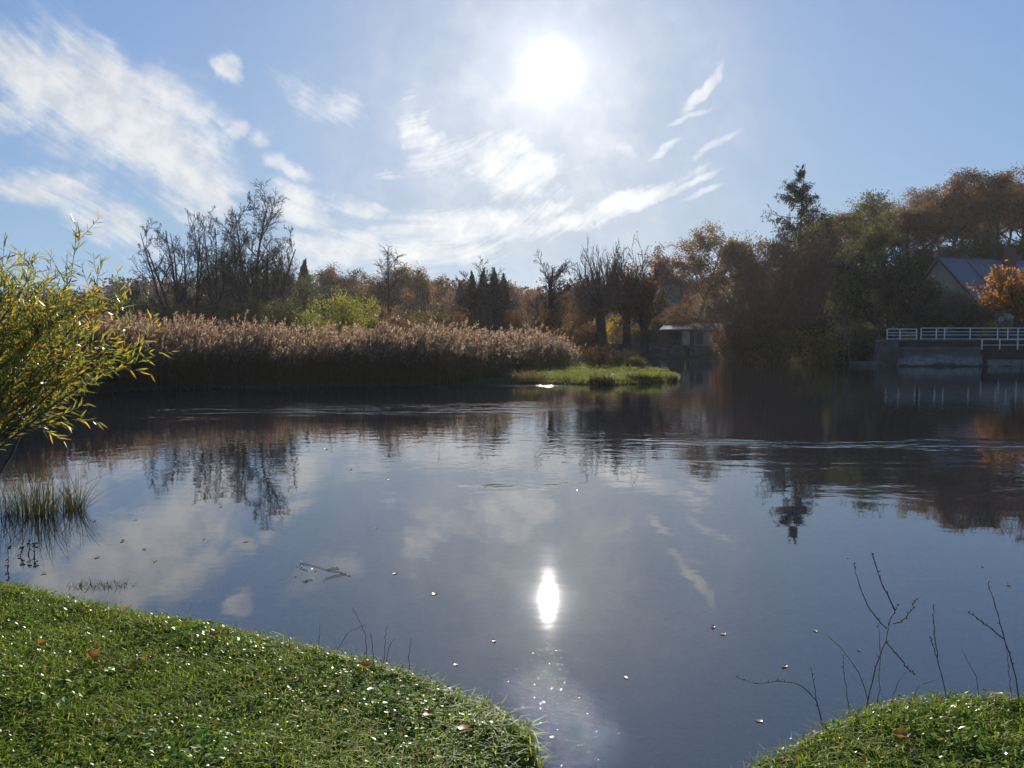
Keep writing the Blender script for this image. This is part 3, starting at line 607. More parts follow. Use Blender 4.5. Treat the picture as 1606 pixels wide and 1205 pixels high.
MB().box(-1.6, 0, -.3, 2.2, 3, ex[2] - xa.location.z + .9).build('wall', M['pale_wall'], xa)
zz = ex[2] - xa.location.z + .9
MB().poly([(-1.9, -.35, zz - .1), (2.5, -.35, zz - .1), (2.5, 3.2, zz + .8), (-1.9, 3.2, zz + .8), (-1.9, -.35, zz + .05), (2.5, -.35, zz + .05), (2.5, 3.2, zz + .95), (-1.9, 3.2, zz + .95)],
          [(0, 3, 2, 1), (4, 5, 6, 7), (0, 1, 5, 4), (1, 2, 6, 5), (2, 3, 7, 6), (3, 0, 4, 7)]).build('roof', M['brown_tile'], xa)
gp = P(1482, 518, 66); gpt = thing('gate_pier', 'small pale stone pier between the dark evergreen and the grey pollard', 'pier', (gp[0], gp[1], gz(gp[0], gp[1])))
MB().box(-.32, -.32, -.2, .32, .32, 1.75).build('shaft', M['grey_stone'], gpt, .03); MB().box(-.4, -.4, 1.753, .4, .4, 1.9).build('cap', M['grey_stone'], gpt, .02)
MB().poly([(-.36, -.36, 1.903), (.36, -.36, 1.903), (.36, .36, 1.903), (-.36, .36, 1.903), (0, 0, 2.3)], [(0, 1, 4), (1, 2, 4), (2, 3, 4), (3, 0, 4), (3, 2, 1, 0)]).build('finial', M['grey_stone'], gpt)

# middle: house behind the pollards, boathouse and the low wall -------------
hB = P(1062, 449, 105)
h2, roof2, rd2, pv2, zA2, zE2, b2 = house('village_house', 'grey gabled house with a steep brown tiled roof half hidden behind the pollards', hB, (-.94, .34), 9, 3.6, 3.9, 5.5, M['brown_tile'], M['mauve_wall'])
D = 82.0
bh = thing('boathouse', 'open waterside boathouse with a sunlit pale sheet roof at the far shore', 'boathouse', (float(P(1062, 560, D)[0]), D, 0))
def lx(u): return float(P(u, 540, D)[0]) - bh.location.x
def lz(v): return float(P(1062, v, D)[2])
MB().poly([(lx(1034), 0, lz(518)), (lx(1086), 0, lz(517)), (lx(1090), 3.2, lz(511)), (lx(1050), 3.2, lz(511)), (lx(1034), 0, lz(518) + .1), (lx(1086), 0, lz(517) + .1), (lx(1090), 3.2, lz(511) + .1), (lx(1050), 3.2, lz(511) + .1)],
          [(0, 3, 2, 1), (4, 5, 6, 7), (0, 1, 5, 4), (1, 2, 6, 5), (2, 3, 7, 6), (3, 0, 4, 7)]).build('roof', M['tin'], bh)
for u in (1036, 1046, 1069, 1085): MB().bar((lx(u), .15, lz(544)), (lx(u), .15, lz(518) + .02), .16).build('post', M['timber'], bh)
MB().box(lx(1069), .5, lz(541), lx(1084), .62, lz(519)).build('wall_panel', M['straw_panel'], bh)
MB().box(lx(1036), 2.6, lz(541), lx(1085), 2.75, lz(516)).build('rear_wall', M['timber'], bh)
bs = MB().box(lx(1023), -.1, -.4, lx(1036), .4, lz(542)).box(lx(1047), -.1, -.4, lx(1073), .4, lz(542)).box(lx(1036.2), -.1, lz(546), lx(1046.8), .38, lz(542)).box(lx(1081), -.1, -.4, lx(1135), .4, lz(543)).box(lx(1073.2), -.1, lz(546), lx(1080.8), .38, lz(543))
bs.build('quay_base', M['grey_stone'], bh)
rl = MB()
for v in (526, 531, 536): rl.bar((lx(1018), .1, lz(v)), (lx(1040), .1, lz(v)), .07)
for u in (1018, 1026, 1033, 1040): rl.bar((lx(u), .1, lz(543)), (lx(u), .1, lz(524)), .07)
rl.build('lattice_rail', M['timber'], bh)
sb = thing('tiled_shed', 'low dark shed with a brown tiled roof beside the boathouse', 'shed', (float(P(1108, 560, D + 1)[0]), D + 1, 0))
sx = sb.location.x - bh.location.x
MB().box(lx(1092) - sx, 0, .2, lx(1160) - sx, 3.6, lz(517)).build('wall', M['mauve_wall'], sb)
MB().box(lx(1096) - sx, -.06, lz(540), lx(1106) - sx, -.003, lz(521)).build('door', M['timber'], sb)
MB().box(lx(1116) - sx, -.06, lz(536), lx(1121) - sx, -.003, lz(525)).build('window', M['white_paint'], sb)
MB().poly([(lx(1086) - sx, -.6, lz(517.5)), (lx(1166) - sx, -.6, lz(517.5)), (lx(1160) - sx, 2, lz(506)), (lx(1095) - sx, 2, lz(506)), (lx(1166) - sx, 4.4, lz(517.5)), (lx(1086) - sx, 4.4, lz(517.5))],
          [(0, 1, 2, 3), (3, 2, 4, 5), (0, 3, 5), (1, 4, 2), (0, 5, 4, 1)]).build('roof', M['brown_tile'], sb)
lp = P(1013, 545, 79); pst = thing('mooring_post', 'tall grey post on the far bank in front of the pollards', 'post', (lp[0], lp[1], gz(lp[0], lp[1])))
V, F = tubes(np.array([[(0, 0, -.3), (0, 0, 1.2), (0, 0, 2.5)]], float), np.array([[.2, .18, .17]]), 8); link('shaft', mesh('shaft', V, F, M['grey_stone'], smooth=True), pst)
MB().box(-.24, -.24, 2.46, .24, .24, 2.58).build('cap', M['grey_stone'], pst, .02)
w2 = P(960, 545, 80.5); gwl = thing('garden_wall', 'low grey garden wall running under the pollards along the far bank', 'wall', (w2[0], w2[1], 0))
MB().box(float(P(868, 545, 80.5)[0]) - w2[0], 0, 0, float(P(1012, 545, 80.5)[0]) - w2[0], .4, 1.45).build('wall_face', M['grey_stone'], gwl)
MB().box(float(P(867, 545, 80.5)[0]) - w2[0], -.06, 1.453, float(P(1012.5, 545, 80.5)[0]) - w2[0], .46, 1.56).build('coping', M['grey_stone'], gwl, .02)

# ================================================================== trees
def spot(u, D, v=540):
    q = P(u, v, D); return (float(q[0]), float(D), gz(q[0], D) - .05)
def hgt_to(v, D, loc): return float(P(800, v, D)[2]) - loc[2]
def width(px, D): return px / FPX * D
# left bare group
L = spot(292, 80); bare_tree(11, 'bare_tree', 'broad bare tree with many stems fanning left, leftmost of the big bare pair', L, hgt_to(336, 80, L), .28, 9, .8, dense=.75, ang=40, forkh=.3, lr=.34, Wd=width(150, 80), group='bare trees behind the reeds')
L = spot(346, 84); bare_tree(12, 'bare_tree', 'bare tree of middling height tangled between the two broad bare trees', L, hgt_to(325, 84, L), .26, 4, .35, dense=.8, ang=42, forkh=.35, lr=.38, Wd=width(90, 84), group='bare trees behind the reeds')
L = spot(410, 80); bare_tree(19, 'bare_tree', 'broad round bare tree in front of the slim tallest one', L, hgt_to(352, 80, L), .34, 6, .7, dense=.85, ang=46, forkh=.25, lr=.42, Wd=width(126, 80), group='bare trees behind the reeds')
L = spot(393, 83); bare_tree(13, 'bare_tree', 'tallest bare tree with a slim twin-stemmed top', L, hgt_to(274, 83, L), .30, 2, .10, dense=1.35, ang=48, lr=.34, forkh=.3, Wd=width(92, 83), group='bare trees behind the reeds')
L = spot(428, 86); bare_tree(14, 'bare_tree', 'short bare tree leaning right under the tallest bare tree', L, hgt_to(372, 86, L), .24, 5, .6, dense=.85, ang=44, forkh=.25, Wd=width(70, 86), group='bare trees behind the reeds')
L = spot(213, 96); bare_tree(15, 'bare_tree', 'low spreading bare tree just right of the willow shrub', L, hgt_to(440, 96, L), .22, 4, .8, dense=1.0, ang=48, Wd=width(66, 96), group='bare trees behind the reeds')
L = spot(607, 100); bare_tree(16, 'bare_tree', 'slender bare tree rising alone above the rust coloured wood', L, hgt_to(376, 100, L), .24, 1, dense=.95, ang=36, lr=.34, forkh=.3, Wd=width(56, 100), group='bare trees behind the reeds')
L = spot(765, 72); bare_tree(17, 'bare_tree', 'bare tree of many straight stems fanning out in front of small dark conifers', L, hgt_to(400, 72, L), .15, 7, .33, dense=.8, ang=30, Wd=width(84, 72), group='bare trees behind the reeds')
L = spot(862, 76); bare_tree(18, 'crooked_oak', 'crooked bare oak with rust leaves clinging round its lower limbs', L, hgt_to(388, 76, L), .36, 1, dense=.9, ang=58, lr=.5, forkh=.3, up=.04, Wd=width(74, 76), leaf=M['rust_leaf'], nleaf=.12, size=.2)
# dark hedgerow behind the left trees
hg = 'dark hedgerow trees behind the bare trees'
hedge = [(185, 118, 452, 70, 'low dark tree between the willow shrub and the bare trees'), (232, 112, 462, 60, 'dark rounded tree under the low spreading bare tree'), (290, 122, 440, 66, 'dark tree seen through the broad many-stemmed bare tree'),
         (345, 118, 425, 64, 'dark tree filling the gap between the two big bare trees'), (405, 120, 430, 66, 'dark tree behind the trunk of the tallest bare tree'), (452, 116, 424, 60, 'dark olive tree left of the thin dark spire conifer'), (505, 124, 436, 56, 'dark tree between the thin conifer and the yellow green bush')]
for k, (u, D, v, w, lab) in enumerate(hedge):
    L = spot(u, D)
    leafy_tree(30 + k, 'hedgerow_tree', lab, L, hgt_to(v, D, L), width(w * 1.25, D), .25, M['olive_leaf'] if k % 3 else M['dark_leaf'], clear=.08, n=1.25, size=.34, group=hg)
for k, (u, D, v, w, lab, lf) in enumerate([(268, 74, 470, 50, 'dark thicket shrub under the left of the broad bare tree', 'olive_leaf'), (372, 74, 462, 64, 'dark thicket shrub between the trunks of the two big bare trees', 'olive_leaf'),
        (450, 73, 468, 60, 'dark thicket shrub right of the tallest bare tree', 'olive_leaf'), (530, 68, 448, 88, 'yellow green rounded bush standing behind the reeds', 'lime_leaf'), (686, 64, 472, 40, 'small rounded olive bush behind the reed plumes', 'tussock'),
        (600, 74, 478, 70, 'brown twiggy shrub below the slender bare tree', 'rust_leaf'), (648, 72, 484, 46, 'low brown shrub left of the small rounded olive bush', 'rust_leaf'), (725, 76, 482, 50, 'maroon shrub left of the fan of straight bare stems', 'maroon_leaf'),
        (812, 74, 478, 56, 'rust brown twiggy shrub left of the crooked oak', 'rust_leaf'), (885, 73, 470, 60, 'rust brown twiggy shrub right of the crooked oak', 'rust_leaf'), (920, 76, 500, 40, 'low maroon shrub by the foot of the largest pollard', 'maroon_leaf'),
        (962, 88, 492, 66, 'golden shrub glowing between the pollard trunks', 'gold_leaf'), (1005, 90, 500, 40, 'golden brown shrub right of the middle pollard trunk', 'amber_leaf'), (1030, 88, 486, 40, 'grey green shrub in front of the village house', 'olive_leaf'),
        (1112, 96, 470, 70, 'brown shrub rising behind the tiled shed', 'rust_leaf'), (1085, 98, 482, 50, 'maroon shrub between the village house and the tiled shed', 'maroon_leaf'), (1058, 85, 470, 52, 'round rust tinted shrub above the boathouse roof', 'rust_leaf'), (205, 70, 482, 60, 'dark scrub at the left end of the reeds', 'olive_leaf'), (903, 78, 520, 50, 'low brown scrub before the left end of the garden wall', 'rust_leaf')]):
    L = spot(u, D)
    bush(60 + k, 'yellow_bush' if lf in ('lime_leaf', 'gold_leaf') else 'shrub', lab, L, hgt_to(v, D, L), width(w, D), M[lf], 3600 if w > 55 else 2400, .2, M['red_twig'] if lf in ('rust_leaf', 'maroon_leaf') else M['twig'])
# distant wood
L = spot(478, 130); conifer(90, 'spire_conifer', 'thin dark spire conifer rising left of the rust coloured wood', L, hgt_to(404, 130, L), width(50, 130), M['needle'], whorls=42, size=.24, gap=.9, droop=.25)
cg = 'small dark conifers behind the fan of bare stems'
for k, (u, v, lab) in enumerate([(741, 416, 'first small dark conifer from the left behind the fanned bare stems'), (758, 411, 'second small dark conifer, in the left middle of the row behind the fanned stems'), (775, 410, 'third and tallest small dark conifer behind the fanned bare stems'), (790, 418, 'last small dark conifer, at the right end of the row behind the fanned stems'), (722, 432, 'lowest small dark conifer, set apart left of the row behind the fanned stems')]):
    L = spot(u, 145 + k); conifer(92 + k, 'small_conifer', lab, L, hgt_to(v + 7, 145, L), width(32 + 4 * (k % 3), 145), M['needle'], cg, whorls=40, size=.24, gap=.85, droop=.25)
leafy = {}
wg = 'autumn trees of the distant wood'
wood_list = [(512, 150, 418, 60, 'amber_leaf', 'dull amber tree at the left end of the distant wood'), (548, 156, 422, 60, 'rust_leaf', 'rust tree above the yellow green bush'), (585, 150, 426, 60, 'amber_leaf', 'amber tree just left of the slender bare tree'),
    (622, 152, 424, 56, 'rust_leaf', 'rust tree just right of the slender bare tree'), (654, 140, 416, 56, 'amber_leaf', 'flat topped amber tree, highest of the distant wood'), (690, 165, 436, 52, 'maroon_leaf', 'maroon tree above the small rounded olive bush'),
    (728, 178, 446, 60, 'maroon_leaf', 'low maroon tree behind the leftmost of the small conifers'), (775, 175, 442, 60, 'maroon_leaf', 'maroon tree seen below the small conifers'), (818, 170, 448, 60, 'rust_leaf', 'low rust tree left of the crooked oak in the far wood'), (868, 160, 450, 60, 'maroon_leaf', 'maroon tree in the far wood behind the crooked oak'),
    (915, 150, 450, 60, 'rust_leaf', 'rust tree in the far wood seen left of the largest pollard')]
for k, (u, D, v, w, lf, lab) in enumerate(wood_list):
    L = spot(u, D); leafy_tree(110 + k, 'autumn_tree', lab, L, hgt_to(v, D, L), width(w * 1.2, D), .3, M[lf], clear=.12, n=1.15, size=.42, group=wg)
parts = []; rng = np.random.default_rng(5)
# the mass of woodland beyond, too far to tell its trees apart
for u in np.arange(-260, 1320, 17):
    D = 215 + rng.random() * 60; q = P(u, 540, D); h = float(P(800, 447 + rng.normal() * 6 + (8 if 680 < u < 880 else 0) + (16 if u < 180 else 0), D)[2]); b0 = gz(q[0], D)
    n = 700; c = rng.normal(size=(n, 3)) * [3.4, 2.2, .27 * (h - b0)] + [q[0], D, b0 + (h - b0) * .52]; c[:, 2] = np.clip(c[:, 2], b0, h + rng.normal(size=n) * .6)
    parts.append(leaf_quads(rng, c, .9 + rng.random(n), .9))
V, F = join(parts); mm = M['maroon_leaf']; far_m = leaf_mat('distant_leaf', [(.07, .042, .03), (.09, .05, .03), (.05, .045, .03), (.11, .06, .035)], .4)
tag(link('distant_woods', mesh('distant_woods', V, F, far_m)), 'far brown woodland closing the view behind the pond', 'woods', None, 'stuff')
# pollards
pg = 'tall pollards on the far bank'
L = spot(942, 74); pollard(140, 'pollard_tree', 'largest pollard with a thick trunk and a wide bare broom of shoots, leftmost of three', L, hgt_to(492, 74, L), .62, hgt_to(368, 74, L), width(90, 74), 10, group=pg, shoots_per=9, twig=M['red_twig'], bark=M['twig'])
L = spot(984, 76); pollard(141, 'pollard_tree', 'middle pollard still holding maroon leaves among its shoots', L, hgt_to(500, 76, L), .5, hgt_to(388, 76, L), width(70, 76), 8, M['maroon_leaf'], 3500, .2, M['red_twig'], pg)
L = spot(1010, 76); pollard(142, 'pollard_tree', 'right hand pollard with upright bare shoots beside the mooring post', L, hgt_to(505, 76, L), .5, hgt_to(366, 76, L), width(66, 76), 7, M['maroon_leaf'], 1200, .2, M['twig'], pg)
# leafy trees behind the middle house
mg = 'autumn trees rising behind the village house'
for k, (u, D, v, w, lf, lab, cl) in enumerate([(1094, 118, 348, 92, 'amber_leaf', 'tall amber brown tree with a domed top and gaps round its trunks', .42), (1050, 122, 388, 60, 'maroon_leaf', 'maroon tree rising behind the roof of the village house', .3), (1030, 128, 402, 50, 'rust_leaf', 'rust tree just right of the right hand pollard', .3),
        (1142, 116, 376, 60, 'rust_leaf', 'rust tree right of the tall domed amber tree', .3), (1182, 112, 372, 64, 'amber_leaf', 'amber tree topping the brown thicket left of the tall spruce', .3)]):
    L = spot(u, D); leafy_tree(150 + k, 'autumn_tree', lab, L, hgt_to(v, D, L), width(w * 1.15, D), .35, M[lf], clear=cl, n=1.3, size=.34, group=mg)
# brown twiggy alders/willows by the water
ag = 'brown twiggy trees overhanging the far water'
for k, (u, D, v, w, lab) in enumerate([(1166, 70, 398, 92, 'brown twiggy tree with arching stems, leftmost over the water'), (1212, 67, 362, 104, 'tall brown twiggy tree arching over the water in front of the spruce'), (1262, 70, 352, 96, 'brown twiggy tree right of the spruce trunk')]):
    L = spot(u, D - 1); bare_tree(160 + k, 'twiggy_tree', lab, L, hgt_to(v, D, L), .15, 8, .62, M['red_twig'], M['red_twig'], dense=(.85, .8, .9)[k], ang=44, group=ag, leaf=M['rust_leaf'], nleaf=.10, size=.15, forkh=.2, Wd=width(w * 1.1, D))
for k, (u, D, v, w, lf, lab) in enumerate([(1140, 72, 512, 56, 'rust_leaf', 'low brown scrub drooping into the water beside the tiled shed'), (1168, 66, 490, 80, 'maroon_leaf', 'dark brown scrub at the foot of the leftmost twiggy tree'), (1226, 65, 480, 80, 'olive_leaf', 'dark scrub at the waterline below the spruce'), (1290, 65, 490, 80, 'dark_leaf', 'dark green scrub at the waterline left of the quay'),
        (1284, 63, 515, 34, 'gold_leaf', 'small yellow bush lit by the sun at the waterline'), (1345, 64, 520, 60, 'dark_leaf', 'dark low scrub at the left end of the quay'), (1322, 73, 446, 50, 'lime_leaf', 'lime yellow shrub glowing behind two thin trunks'), (1350, 66, 500, 40, 'olive_leaf', 'dull olive shrub between the thin trunks and the dark yew')]):
    L = spot(u, D); bush(170 + k, 'yellow_bush' if lf in ('gold_leaf', 'lime_leaf') else 'scrub', lab, L, hgt_to(v, D, L), width(w, D), M[lf], 4200 if w > 50 else 2200, .18, M['red_twig'])
# spruce
L = spot(1247, 91); conifer(180, 'tall_spruce', 'tall dark spruce with drooping branches standing above all its neighbours', L, hgt_to(255, 91, L), width(250, 91), M['needle'], whorls=36, droop=.42, gap=.6, size=.22, r=.32, ex=1.0, vary=1.0, cap=width(48, 91))
# dark evergreens
L = spot(1395, 70); leafy_tree(181, 'dark_yew', 'broad almost black yew mass left of the slate roofed house', L, hgt_to(388, 70, L), width(112, 70), .3, M['dark_leaf'], clear=.04, n=1.6, size=.26)
L = spot(1440, 72); leafy_tree(182, 'dark_yew', 'smaller dark evergreen hiding the left corner of the slate roofed house', L, hgt_to(440, 72, L), width(56, 72), .2, M['dark_leaf'], clear=.04, n=1.3, size=.24)
L = spot(1338, 80); leafy_tree(183, 'dark_tree', 'tall dark olive tree between the spruce and the yew', L, hgt_to(335, 80, L), width(90, 80), .3, M['olive_leaf'], clear=.12, n=1.4, size=.28)
L = spot(1288, 82); leafy_tree(184, 'dark_tree', 'dark brown olive tree just right of the spruce', L, hgt_to(352, 82, L), width(76, 82), .3, M['olive_leaf'], clear=.12, n=1.2, size=.28)
bg_ = 'thin trunks at the waterline'
for k, (u, v, lab) in enumerate([(1313, 430, 'pale thin trunk in front of the lime yellow shrub, leftmost of three'), (1324, 448, 'middle thin trunk in front of the lime yellow shrub'), (1333, 462, 'shortest thin trunk right of the lime yellow shrub')]):
    L = spot(u, 62.5); L = (L[0], L[1], max(L[2], .05)); bare_tree(190 + k, 'slim_tree', lab, L, hgt_to(v, 62.5, L), .1, 1, dense=.4, ang=30, lr=.25, forkh=.5, bark=M['grey_bark'], group=bg_)
# hill wood
hgp = 'autumn oaks on the hilltop behind the houses'
hill = [(1272, 112, 338, 60, 'olive_leaf', 'olive brown oak on the slope right behind the spruce'), (1310, 116, 322, 64, 'amber_leaf', 'amber oak on the hill two crowns right of the spruce'), (1352, 110, 302, 64, 'olive_leaf', 'dark pointed oak on the hill directly above the black yew'), (1385, 120, 318, 60, 'amber_leaf', 'amber oak in the dip of the hill skyline'),
        (1420, 112, 312, 64, 'rust_leaf', 'rust oak on the hill left of the house ridge'), (1452, 118, 292, 66, 'amber_leaf', 'rounded amber oak on the hill right above the house gable'), (1488, 112, 284, 66, 'rust_leaf', 'rust oak on the hill above the middle of the slate roof'), (1520, 120, 296, 58, 'amber_leaf', 'lower amber oak on the hill beside the mast'),
        (1556, 112, 260, 74, 'rust_leaf', 'tallest rust oak on the hill above the chimney'), (1600, 118, 264, 70, 'amber_leaf', 'amber oak at the right edge of the hill above the orange pollard'), (1645, 112, 250, 76, 'rust_leaf', 'rust oak on the hill past the orange pollard')]
for k, (u, D, v, w, lf, lab) in enumerate(hill):
    L = spot(u, D); leafy_tree(200 + k, 'hill_oak', lab, L, hgt_to(v, D, L), width(w * 1.3, D), .34, M[lf], clear=.24, n=1.3, size=.34, group=hgp, rz=k)
hug = 'dark brush under the hill oaks'
for k, (u, D, v, lab) in enumerate([(1425, 108, 388, 'dark brush on the hill behind the left end of the slate roof'), (1462, 109, 384, 'dark brush on the hill over the house gable'), (1500, 108, 380, 'dark brush on the hill over the middle of the slate roof'), (1538, 109, 378, 'dark brush on the hill left of the chimney'), (1580, 108, 376, 'dark brush on the hill right of the chimney'), (1625, 108, 372, 'dark brush on the hill beyond the orange pollard')]):
    L = spot(u, D); bush(265 + k, 'hill_brush', lab, L, hgt_to(v, D, L), 5.5, M['olive_leaf'], 2200, .3, group=hug)
rear = [(1290, 136, 345), (1335, 140, 330), (1375, 138, 330), (1412, 140, 325), (1442, 136, 318), (1470, 142, 312), (1505, 138, 306), (1540, 142, 300), (1578, 138, 285), (1620, 140, 282)]
protos = [leafy_tree(230, 'rear_oak', 'dark oak trunk and crown in the shade behind the front row of hill oaks', (0, 0, 0), 17, 9, .34, M['amber_leaf'], clear=.3, n=1.2, size=.36, group='second row of hill oaks'), leafy_tree(231, 'rear_oak', 'dark oak trunk and crown in the shade behind the front row of hill oaks', (0, 0, 0), 17, 9, .34, M['olive_leaf'], clear=.3, n=1.2, size=.36, group='second row of hill oaks')]
for k, (u, D, v) in enumerate(rear):
    L = spot(u, D); s = hgt_to(v, D, L) / 17
    if k < 2: protos[k].location = L; protos[k].scale = (s, s, s); protos[k].rotation_euler.z = k
    else: copy_thing(protos[k % 2], L, k * 1.3, s)
# orange and grey pollards on the terrace
L = spot(1592, 64); pollard(240, 'orange_pollard', 'pollard with a ball of bright orange leaves at the right end of the railing', L, hgt_to(492, 64, L), .6, hgt_to(412, 64, L), 4.2, 9, M['orange_leaf'], 6500, .2, M['twig'], None, M['bark'], 6)
L = spot(1506, 67); pollard(241, 'grey_pollard', 'fuzzy grey leafless pollard in front of the house gable', L, hgt_to(508, 67, L), .4, hgt_to(446, 67, L), 4.6, 10, M['olive_leaf'], 2600, .14, M['grey_bark'], None, M['bark'], 9)
for k, (u, v, D, w, h, lf, n_, lab) in enumerate([(1514, 490, 69, 40, 1.9, 'olive_leaf', 3600, 'clipped round green bush behind the white railing'), (1551, 505, 70, 36, 1.5, 'gold_leaf', 2200, 'low golden hedge under the orange pollard'), (1575, 506, 68, 30, 1.6, 'olive_leaf', 1800, 'dull green clipped bush beside the golden hedge'), (1462, 512, 66, 40, 1.6, 'dark_leaf', 2000, 'dark low bush left of the pale stone pier'), (1548, 474, 78, 46, 2, 'dark_leaf', 3600, 'dark shrub against the house wall behind the golden hedge'), (1474, 446, 74, 40, 2, 'olive_leaf', 4200, 'tall dark shrub hiding the foot of the cream gable')]):
    L = spot(u, D); bush(250 + k, 'clipped_bush', lab, L, hgt_to(v, D, L) if v else h, width(w, D), M[lf], n_, .12, stems=12)

# ================================================================== reeds
rng = np.random.default_rng(77)
fu = np.array([-160, 0, 100, 200, 400, 600, 740, 800, 850, 900, 925]); fv = np.array([642, 630, 622, 613.5, 608.5, 607.5, 603, 594, 588, 583, 580.0])
N = 15000
u = -160 + rng.random(N) * 1098; v0 = np.interp(u, fu, fv); D0_ = np.array([W(a, b)[1] for a, b in zip(u, v0)])
dep = np.where(rng.random(N) < .5, rng.random(N) * 3.0, rng.random(N) * 15) + rng.random(N) ** 2 * .5 - .25
x = (u - 803) / FPX * D0_ ; y = D0_ + np.maximum(dep, -.2); x = x + rng.normal(size=N) * .3
keep = (x < 3.9 + rng.normal(size=N) * .5); dd = dep; x, y, u, dd = x[keep], y[keep], u[keep], dd[keep]
clump = .5 + .5 * np.sin(x * 1.1 + np.sin(y * .7) * 2) * np.sin(y * .9 + np.sin(x * .6))
keep = rng.random(len(x)) < .55 + .45 * clump; x, y, u, clump, dd = x[keep], y[keep], u[keep], clump[keep], dd[keep]; N = len(x)
H = (1.95 + .32 * rng.normal(size=N) + .35 * (clump - .5) + .13 * np.sin(x * .83 + 2 * np.sin(x * .31)) + .10 * np.sin(x * 2.3 + y)) * np.interp(u, [-160, 200, 700, 850, 920], [1.05, 1.05, 1.0, .98, .8])
tall = rng.random(N) < .03; H = H + tall * .3
H = H * (.70 + .30 * sm(np.maximum(dd, 0), 0, 2.6))
b = np.stack([x, y, np.full(N, -.08)], 1); lean = rng.normal(size=(N, 2)) * .07 + np.array([.05, -.02])
ts = np.linspace(0, 1, 4)
pts = np.stack([b + np.concatenate([lean * (q ** 2) * H[:, None], (q * H)[:, None]], 1) for q in ts], 1)
sv, sf = tubes(pts, np.full((N, 4), .0065), 3)
# leaves: long blades leaving the stem, tips drooping
k = 6; tl = .22 + .72 * rng.random((N, k)); a = rng.random((N, k)) * 6.28
o = b[:, None] + np.concatenate([lean[:, None] * (tl ** 2 * H[:, None])[..., None], (tl * H[:, None])[..., None]], -1)
dr = np.stack([np.cos(a), np.sin(a), .9 + .7 * rng.random((N, k))], -1); dr = nrm(dr); ll = (.35 + .3 * rng.random((N, k)))[..., None]
sd_ = nrm(np.cross(dr, np.array([0, 0, 1.]))) * .014
mid = o + dr * ll * .55; tip = mid + nrm(dr * [1, 1, .15 - .4]) * ll * .5
lv = np.stack([o, mid + sd_, tip, mid - sd_], 2).reshape(-1, 3); lf = np.arange(len(lv)).reshape(-1, 4)
# plumes
pk = 11; has = rng.random(N) < .6; top = pts[has, -1]; n2 = len(top); tt = rng.random((n2, pk))
pc = top[:, None] + np.stack([rng.normal(size=(n2, pk)) * .025 + tt * .05, rng.normal(size=(n2, pk)) * .025, tt * .26 - .06], -1)
pd = np.stack([rng.normal(size=(n2, pk)) * .5 + .3, rng.normal(size=(n2, pk)) * .5, 1 - .3 * tt], -1)
pv_, pf = leaf_quads(rng, pc.reshape(-1, 3), .11 + .05 * rng.random(n2 * pk), .035, pd.reshape(-1, 3))
V, F = join([(sv, sf), (lv, lf), (pv_, pf)])
tag(link('reeds', mesh('reeds', V, F, [M['reed_stem'], M['reed_plume']], np.concatenate([np.zeros(len(sf) + len(lf), int), np.ones(len(pf), int)]))), 'tall brown reed bed with pale sunlit plumes along the far water', 'reeds', None, 'stuff')

# ================================================================== grass spit
def blades(rng, B, h, w, bend, seg=2, ddir=None):
    """grass blades: bent strips that taper to a point"""
    n = len(B); a = rng.random(n) * 6.28; h = np.broadcast_to(h, n); w = np.broadcast_to(w, n); bend = np.broadcast_to(bend, n)
    f = np.stack([np.cos(a), np.sin(a), np.zeros(n)], 1) if ddir is None else ddir; s = np.stack([-f[:, 1], f[:, 0], np.zeros(n)], 1)
    up = np.array([0, 0, 1.]); rows = []
    for q in np.linspace(0, 1, seg + 1):
        c = B + up * (h * (q - .35 * bend * q * q))[:, None] + f * (h * bend * q * q)[:, None]; ww = (w * (1 - q) ** .7 + .0006)[:, None] / 2
        rows += [c - s * ww, c + s * ww]
    V = np.stack(rows, 1); i = np.arange(n)[:, None] * (2 * seg + 2) + 2 * np.arange(seg)[None]
    return V.reshape(-1, 3), np.stack([i, i + 1, i + 3, i + 2], -1).reshape(-1, 4)
rng = np.random.default_rng(8)
n = 26000; u = rng.uniform(838, 1075, n); v = rng.uniform(570, 607, n); q = np.array([W(a, b, .12)[:2] for a, b in zip(u, v)])
s = shore(q[:, 0], q[:, 1]); ok = (s > -.05) & (q[:, 1] < 62); q = q[ok]; s = s[ok]; z = np.maximum(height(q[:, 0], q[:, 1]), -.02)
V, F = blades(rng, np.column_stack([q, z]), .10 + .16 * rng.random(len(q)) + .12 * sm(lumps(q[:, 0], q[:, 1], 1.3), .3, 1.2), .03, .3 + .7 * rng.random(len(q)))
tag(link('spit_grass', mesh('spit_grass', V, F, M['spit_grass'])), 'bright green grass on the low spit in the middle of the water', 'grass', None, 'stuff')
def tuft(name, label, loc, n, h, r, mat, bend=.8, w=.014, seed=0, cat='grass tuft', group=None, seg=4):
    rng = np.random.default_rng(seed); a = rng.random(n) * 6.28; rr = r * np.sqrt(rng.random(n)) * .5
    B = np.stack([np.cos(a) * rr, np.sin(a) * rr, np.full(n, -.06)], 1); f = np.stack([np.cos(a + rng.normal(size=n) * .8), np.sin(a + rng.normal(size=n) * .8), np.zeros(n)], 1)
    V, F = blades(rng, B, h * (.45 + .6 * rng.random(n)), w, bend * rng.random(n) * 1.3, seg, f)
    o = link(name, mesh(name, V, F, mat)); o.location = loc; return tag(o, label, cat, group)
